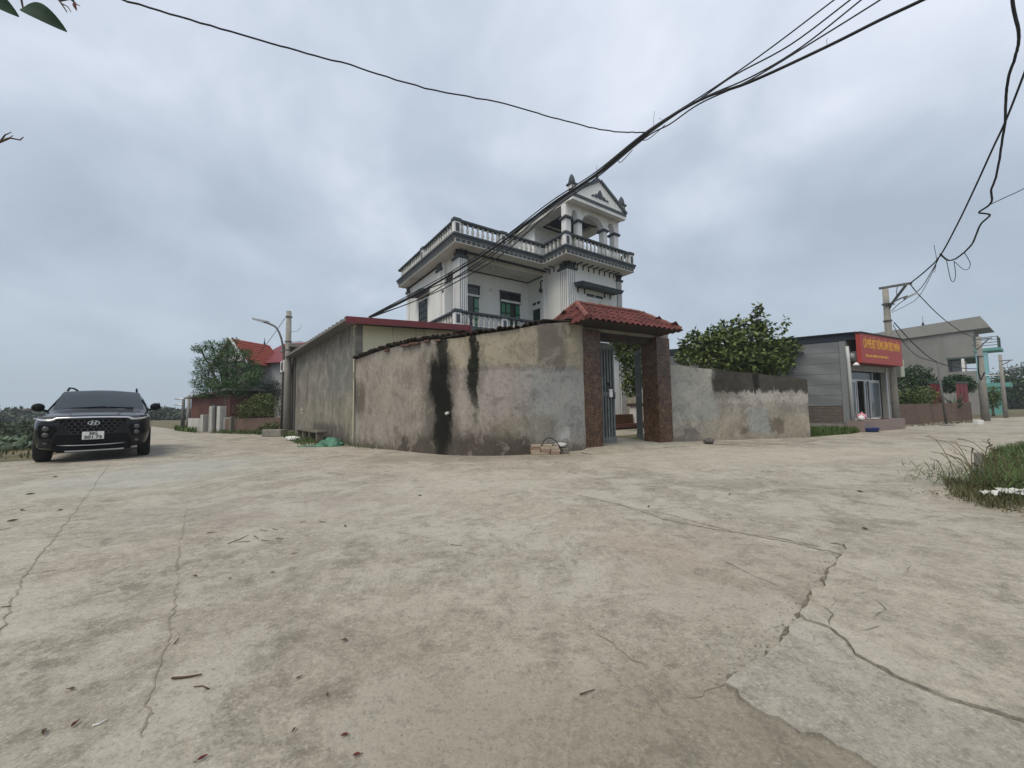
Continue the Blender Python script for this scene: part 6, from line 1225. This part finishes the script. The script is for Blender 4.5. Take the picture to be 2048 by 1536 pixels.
# brick stack at the wall foot
M['brickpale'] = rough_mat('pale_brick', (.34, .27, .20), (.43, .36, .28), 8, .9, (.30, .16, .11), 4, .3); M['brickpink'] = rough_mat('dusty_red_brick', (.24, .15, .115), (.32, .22, .17), 8, .9, (.36, .30, .24), 3, .3)
bm_ = MB().bbox(-.105, .105, -.05, .05, 0, .055, .006).mesh('loose_brick'); bm2 = bm_.copy(); bm_.materials.append(M['brickpale']); bm2.materials.append(M['brickpink'])
bo = G(1092, 911)+Vector((0, .08, 0)); ba = R(3); rb = random.Random(5)
for lvl in range(4):
    for i in range(3 if lvl < 3 else 2):
        for j in range(2 if lvl < 3 else 1):
            if lvl == 3: x = (-.21, .06)[i]
            else: x = -.22+i*.215
            o = link('loose_brick', bm2 if (i+lvl) % 3 == 2 else bm_, None); o.location = bo+Vector((math.cos(ba)*(x+rb.uniform(-.015, .015))-.0, math.sin(ba)*x+.06+j*.115+rb.uniform(-.01, .01), .006+lvl*.0565)); o.rotation_euler.z = ba+rb.uniform(-.07, .07)
            tag(o, 'hollow pale brick in the small stack at the old wall foot', 'brick', 'bricks stacked at the old wall foot')
hs = bo+Vector((.10, .10, .03))
o = MB().tube([hs+Vector((-.17+.0, .0, .16)), hs+Vector((-.14, 0, .26)), hs+Vector((-.05, .01, .335)), hs+Vector((.06, .01, .33)), hs+Vector((.15, 0, .26)), hs+Vector((.22, -.02, .15)), hs+Vector((.27, -.05, .05))], .011, 8).build('hose', M['black'], None, True); tag(o, 'bent black hose arching above the brick stack', 'hose')
o = blob_mesh(.14, .09, .06, 9, .3).build('cement_bag', rough_mat('dusty_white', (.45, .43, .39), (.55, .53, .49), 8, .9, None), None, True, G(1114, 909)+Vector((.09, .14, .135))); tag(o, 'torn dusty white bag beside the brick stack', 'bag')
o = MB().bbox(-.14, .14, -.1, .1, 0, .13, .015).build('concrete_block', M['moss'], None, False, G(1116, 909)+Vector((.12, .14, .003))); tag(o, 'dark concrete block under the dusty white bag', 'block')
st = blob_mesh(.15, .12, .085, 12, .14).build('boulder', rough_mat('dark_stone', (.09, .085, .08), (.17, .16, .15), 9, .9, None), None, True, G(1418, 888)); tag(st, 'round dark stone at the foot of the low patched wall', 'stone')
pv = MB().tube([(0, 0, 0), (-.02, -.16, -.01)], [.035, .035], 8).build('drain_pipe', M['bal'], wall, True); s0_, z0_ = w_sz(897, 826); xx, yy, _z = w_xy(s0_); pv.location = Vector((xx, yy, z0_))-wall.location
# stones and white rag at the end of the shed
for i, (px, py, r_) in enumerate(((583, 868, .17), (590, 872, .13), (578, 872, .12))):
    o = blob_mesh(r_, r_*.8, r_*.55, 30+i, .2).build('boulder', M['moss'], None, True, G(px, py)); tag(o, ('broad mossy stone at the corner of the grey shed', 'small mossy stone against the grey shed', 'small mossy stone by the lamp post')[i], 'stone')
o = blob_mesh(.26, .16, .09, 41, .35).build('plastic_bag', M['white'], None, True, G(584, 882)); tag(o, 'flattened white plastic bag at the corner of the grey shed', 'bag')
ks = MB().bbox(-.45, .45, -.18, .18, 0, .3, .03).build('stone_block', M['concrete'], None, False, G(548, 873)); ks.rotation_euler.z = R(-8); tag(ks, 'pale concrete block in the weeds under the street lamp', 'block')
# weeds by the walls
grass('grass', [G(690, 894), G(760, 900), G(770, 893), G(712, 889)], 160, .16, M['grass'], .008, .8, 'sparse weeds along the foot of the old wall')
grass('grass', [G(600, 893), G(700, 892), G(690, 884), G(640, 878), G(585, 872), G(560, 872)], 900, .17, M['grass'], .01, .7, 'weeds under the stone ledge by the shed')
grass('grass', [G(420, 867), G(560, 872), G(590, 876), G(585, 866), G(520, 860), G(440, 863)], 1800, .2, M['grass'], .012, .7, 'roadside weeds below the low brick wall')
grass('grass', [G(350, 862), G(392, 866), G(390, 860), G(350, 858)], 500, .3, M['grass'], .03, .7, 'roadside grass below the distant utility pole')
grass('grass', [G(1800, 855), G(1960, 845), G(1960, 842), G(1800, 852)], 300, .1, M['grass2'], .014, .7, 'dry weeds along the brick garden wall')
# verge at the right: grass mass and tall seeding weeds
grass('grass', [(4.95, 3.98), (5.75, 4.95), (9.9, 8.0), (14.2, 10.2), (15, 6), (8, 3.0), (5.4, 3.45)], 26000, .17, M['grass'], .0035, 1.1, 'thick green weeds filling the roadside corner')
grass('grass', [(4.55, 3.8), (4.8, 4.3), (5.6, 5.1), (6.4, 4.4), (5.2, 3.5)], 2600, .13, M['grass2'], .003, 1.0, 'withered grass at the edge of the weed corner')
lc = np.stack([RNG.uniform(4.55, 5.6, 500), RNG.uniform(3.4, 4.6, 500), np.full(500, .02)], 1); lit = link('leaf_litter', leaves('leaf_litter', lc, np.tile([0, 0, .02], (500, 1)), .05, .014, .1, .5), M['dry']); tag(lit, 'dry leaf litter strewn along the weed corner edge', 'litter', kind='stuff')
M['stem'] = leaf_mat('dry_stem', (.10, .085, .045), (.20, .17, .09))
wc = empty('weed_clump', G(1962, 985), 0, 'tall seeding grass clump leaning over the concrete', 'weeds'); rw_ = random.Random(21)
for i in range(26):
    a = rw_.uniform(math.pi*.55, math.pi*1.5); L = rw_.uniform(.3, .68); ln_ = rw_.uniform(.15, .6); d = Vector((math.cos(a), math.sin(a), 0)); b0 = Vector((rw_.uniform(-.05, .45), rw_.uniform(-.15, .35), 0))
    p_ = [b0, b0+d*ln_*.25*L+Vector((0, 0, L*.5)), b0+d*ln_*.7*L+Vector((0, 0, L*.85)), b0+d*ln_*1.15*L+Vector((0, 0, L*.92))]
    MB().tube(cat_rom(p_, 4), [.0035]*13, 4).build('stem', M['stem'], wc)
    sdm = MB(); tip = p_[3]; dr = (p_[3]-p_[2]).normalized()
    for k_ in range(5):
        e_ = tip-dr*.03*k_; sp2 = (dr+Vector((rw_.uniform(-.6, .6), rw_.uniform(-.6, .6), rw_.uniform(-.3, .5)))).normalized()*rw_.uniform(.05, .11); sd2 = sp2.cross(Vector((0, 0, 1))).normalized()*.006; sdm.add([e_, e_+sp2*.5+sd2, e_+sp2, e_+sp2*.5-sd2], [(0, 1, 2, 3)])
    so_ = sdm.build('seed_head', M['dry'], wc); so_['kind'] = 'stuff'
C_ = np.stack([RNG.uniform(-.15, .9, 700), RNG.uniform(-.35, .8, 700), RNG.uniform(.0, .18, 700)], 1)
lo = link('leaf_tuft', leaves('leaf_tuft', C_, np.tile([0, 0, .7], (700, 1)), .18, .007, .3, .6), M['grass'], wc); lo['kind'] = 'stuff'
o = MB().bbox(-.035, .035, -.035, .035, 0, .36, .01).build('marker_post', M['concrete'], None, False, G(1994, 968)+Vector((.2, .35, 0))); o.rotation_euler = (R(4), R(-6), .4); tag(o, 'short pale concrete marker post among the corner weeds', 'post')
M['trash'] = rough_mat('trash_white', (.58, .57, .54), (.68, .67, .64), 6, .7, (.35, .33, .28), 4, .2)
def sheet_trash(px, py, w_, h_, seed, label, z=.0):
    rr = random.Random(seed); b = MB(); n, m = 9, 6
    for i in range(n+1):
        for j in range(m+1): b.v.append(((i/n-.5)*w_+rr.uniform(-.01, .01), (j/m-.5)*w_*.5+rr.uniform(-.01, .01), .02+h_*(.5+.5*math.sin(i*1.1+j*.8+seed))*rr.uniform(.5, 1)))
    b.f = [(i*(m+1)+j, (i+1)*(m+1)+j, (i+1)*(m+1)+j+1, i*(m+1)+j+1) for i in range(n) for j in range(m)]; o = b.build('plastic_sheet', M['trash'], None, True, G(px, py)+Vector((0, 0, .014+z))); o.rotation_euler.z = rr.uniform(-.3, .3); tag(o, label, 'litter'); return o
sheet_trash(2030, 1002, .24, .05, 3, 'crumpled white plastic sheet lying in the corner weeds', .05); sheet_trash(1980, 1004, .15, .06, 5, 'small white plastic scrap at the edge of the corner weeds', .04); sheet_trash(2052, 1004, .3, .05, 9, 'torn white plastic strip beside the crumpled sheet', .05)
# twigs and fallen leaves on the concrete
M['twig'] = rough_mat('twig_brown', (.06, .035, .025), (.12, .075, .05), 20, .9, None); M['dleaf'] = rough_mat('dead_leaf', (.10, .03, .022), (.17, .055, .04), 25, .8, None); M['dleaf2'] = rough_mat('dead_leaf_brown', (.085, .06, .04), (.14, .10, .07), 25, .85, None)
def twig(pts, r_, mat='twig', lab=None):
    o = MB().tube([G(x, y)+Vector((0, 0, .004+r_+(.004 if i in (0, len(pts)-1) else .0))) for i, (x, y) in enumerate(pts)], [r_]*(len(pts)-1)+[r_*.6], 5).build('twig', M[mat], None, True)
    tag(o, lab or 'thin dry twig lying on the concrete crossing', 'twig', None if lab else 'twigs scattered on the concrete crossing')
twig(((343, 1363), (370, 1359), (404, 1355)), .0045, 'twig', 'reddish brown stick lying on the near concrete'); twig(((387, 1379), (405, 1375), (418, 1381), (410, 1384)), .0022, 'twig', 'curled thin tendril beside the reddish brown stick'); twig(((184, 1458), (198, 1452), (214, 1444)), .003, 'trash', 'bleached white straw on the near concrete')
for a in (((455, 1090), (480, 1080), (497, 1072)), ((500, 1085), (470, 1087)), ((508, 1074), (517, 1080)), ((522, 1083), (540, 1084)), ((552, 1079), (568, 1080)), ((901, 1092), (924, 1094)), ((583, 1110), (596, 1108)), ((414, 1068), (434, 1066)), ((600, 1047), (612, 1045)), ((520, 1062), (536, 1064)), ((545, 1060), (556, 1062)), ((348, 1292), (358, 1280)), ((0, 1062), (22, 1058)), ((2, 1218), (24, 1216)), ((640, 1045), (652, 1047)), ((1160, 1395), (1190, 1385))): twig(a, .0028)
def dead_leaf(px, py, s, mat, seed):
    rr = random.Random(seed); b = MB(); n = 10
    ol = []
    for i in range(n):
        a = 2*math.pi*i/n; r_ = s*(1+.25*math.cos(2*a)+rr.uniform(-.15, .15)); ol.append((r_*math.cos(a), r_*.62*math.sin(a), .006+.35*s*abs(math.sin(a))**1.5+rr.uniform(0, .15)*s))
    b.v = [(0, 0, .004)]+ol; b.f = [(0, 1+i, 1+(i+1) % n) for i in range(n)]; o = b.build('fallen_leaf', M[mat], None, False, G(px, py)+Vector((0, 0, .005))); o.rotation_euler.z = rr.uniform(0, 6)
    MB().tube([(s*1.2, 0, .006), (s*1.7, s*.1, .008)], .0012, 4).build('stalk', M['twig'], o); return o
for i, (px, py, s) in enumerate(((150, 1454, .012), (689, 1477, .010), (714, 1517, .010), (404, 1524, .011))): tag(dead_leaf(px, py, s, 'dleaf', i), 'curled dark red fallen leaf on the near concrete', 'leaf', 'curled red leaves on the near concrete')
for i, (px, py, s) in enumerate(((88, 1470, .013), (689, 1285, .013), (588, 1466, .008), (142, 1384, .012), (597, 1361, .008), (26, 1044, .035), (45, 1022, .03), (110, 955, .03), (60, 990, .035), (120, 1022, .02), (390, 1155, .014), (460, 1160, .01), (545, 1148, .01), (690, 1054, .02), (840, 993, .02), (1298, 1015, .02), (1730, 1060, .02), (1690, 1095, .015), (1460, 990, .02), (1720, 985, .03), (1985, 1182, .012), (1740, 1190, .01), (655, 1395, .008), (845, 1555, .01))): tag(dead_leaf(px, py, s, 'dleaf2', 50+i), 'small withered brown leaf on the concrete', 'leaf', 'withered brown leaves on the concrete')
# chips and gravel broken out along the jagged slab edge
gv = MB(); rg = random.Random(31)
def chip(p, s):
    vs = [(p.x+rg.uniform(-1, 1)*s, p.y+rg.uniform(-1, 1)*s, .004+rg.uniform(0, 1)*s*.7) for _ in range(4)]+[(p.x, p.y, .004+s*.9)]; gv.add(vs, [(0, 1, 4), (1, 2, 4), (2, 3, 4), (3, 0, 4)])
for (x, y) in ((1690, 1105), (1672, 1130), (1655, 1160), (1630, 1188), (1612, 1215), (1596, 1240), (1575, 1262), (1550, 1302), (1520, 1325), (1470, 1355)):
    for _ in range(16): chip(G(x+rg.gauss(-16, 18), y+rg.gauss(0, 12)), rg.uniform(.004, .011))
for _ in range(260): chip(G(rg.uniform(1180, 1640), rg.uniform(1100, 1420)), rg.uniform(.003, .008))
for _ in range(240): chip(G(rg.uniform(300, 1600), rg.uniform(1000, 1530)), rg.uniform(.002, .006))
g_ = gv.build('gravel', rough_mat('gravel_mix', (.22, .20, .17), (.42, .40, .36), 60, .9, None)); tag(g_, 'loose grit and broken concrete chips on the crossing', 'gravel', kind='stuff')
# overhanging branch with leaves, high at the left
M['nleaf'] = rough_mat('near_leaf', (.022, .042, .028), (.03, .06, .036), 20, .75, None, bump=.1, spec=.08)
br_ = empty('overhanging_branch', AT(-60, -60, 1.15), 0, 'leafy branch hanging into view with large dark oval leaves', 'branch'); B0 = br_.location.copy()
def Q(px, py, Y=1.15): return AT(px, py, Y)-B0
MB().tube([Q(-120, -90), Q(-20, -60), Q(40, -14), Q(46, 16)], [.006, .005, .0035, .002], 6).build('twig', M['twig'], br_, True)
MB().tube([Q(-20, -60), Q(60, -50), Q(110, -10), Q(122, 6), Q(134, 24)], [.005, .004, .003, .0025, .0015], 6).build('twig', M['twig'], br_, True)
MB().tube([Q(118, 2), Q(140, -2), Q(152, 8), Q(160, 12)], [.0025, .002, .0018, .001], 5).build('twig', M['twig'], br_, True); MB().tube([Q(122, 6), Q(136, 14), Q(142, 24)], [.002, .0015, .001], 5).build('twig', M['twig'], br_, True)
def big_leaf(a, b_, w_, bend=.02, mat='nleaf'):
    a, b_ = Vector(a), Vector(b_); d = b_-a; s = d.cross(Vector((.1, -1, .25))).normalized(); up_ = s.cross(d).normalized(); b = MB(); n = 12
    for i in range(n+1):
        t = i/n; h_ = w_*math.sin(math.pi*min(1, t*.97+.02))**.75*(1-.25*t); c = a+d*t+up_*bend*math.sin(math.pi*t)
        for j in (-1, -.5, 0, .5, 1): b.v.append(tuple(c+s*h_*j+up_*(abs(j)*h_*.25)))
    b.f = [(i*5+j, i*5+j+1, (i+1)*5+j+1, (i+1)*5+j) for i in range(n) for j in range(4)]; o = b.build('leaf', M[mat], br_, True); MB().tube([a, a+d*.5+up_*bend, b_], [.0016, .0012, .0005], 5).build('midrib', M['twig'], o); return o
big_leaf(Q(46, 16), Q(134, 64), .034); big_leaf(Q(50, 10), Q(-6, 44, 1.1) if False else Q(28, 40), .0) if False else None
big_leaf(Q(-70, -30), Q(38, 34), .040); big_leaf(Q(120, -30), Q(150, 6), .015); big_leaf(Q(150, 4, 1.15), Q(154, 22, 1.15), .006, .004, 'dleaf')
bt = empty('bare_twig', AT(-40, 300, 1.4), 0, 'bare forked twig reaching in against the grey sky', 'twig'); B1 = bt.location.copy(); Q1 = lambda x, y: AT(x, y, 1.4)-B1
MB().tube([Q1(-40, 300), Q1(0, 284), Q1(20, 276), Q1(40, 280), Q1(47, 274)], [.006, .004, .003, .0022, .0012], 6).build('stem', M['twig'], bt, True); MB().tube([Q1(0, 284), Q1(10, 270), Q1(23, 264)], [.003, .0022, .001], 5).build('fork', M['twig'], bt, True); MB().tube([Q1(10, 278), Q1(20, 275), Q1(26, 271)], [.002, .0016, .001], 5).build('fork', M['twig'], bt, True)

# ================================================================== HAZE
hzm = bpy.data.materials.new('thin_haze'); hzm.use_nodes = True; t_ = hzm.node_tree; t_.nodes.clear()
ho_ = t_.nodes.new('ShaderNodeOutputMaterial'); hv = t_.nodes.new('ShaderNodeVolumePrincipled'); hv.inputs['Color'].default_value = (.80, .86, .92, 1); hv.inputs['Density'].default_value = .0013; hv.inputs['Anisotropy'].default_value = .2
t_.links.new(hv.outputs[0], ho_.inputs['Volume'])
hz_o = MB().box(-160, 160, -30, 160, -1.0, 14.5).build('haze', hzm); tag(hz_o, kind='stuff')
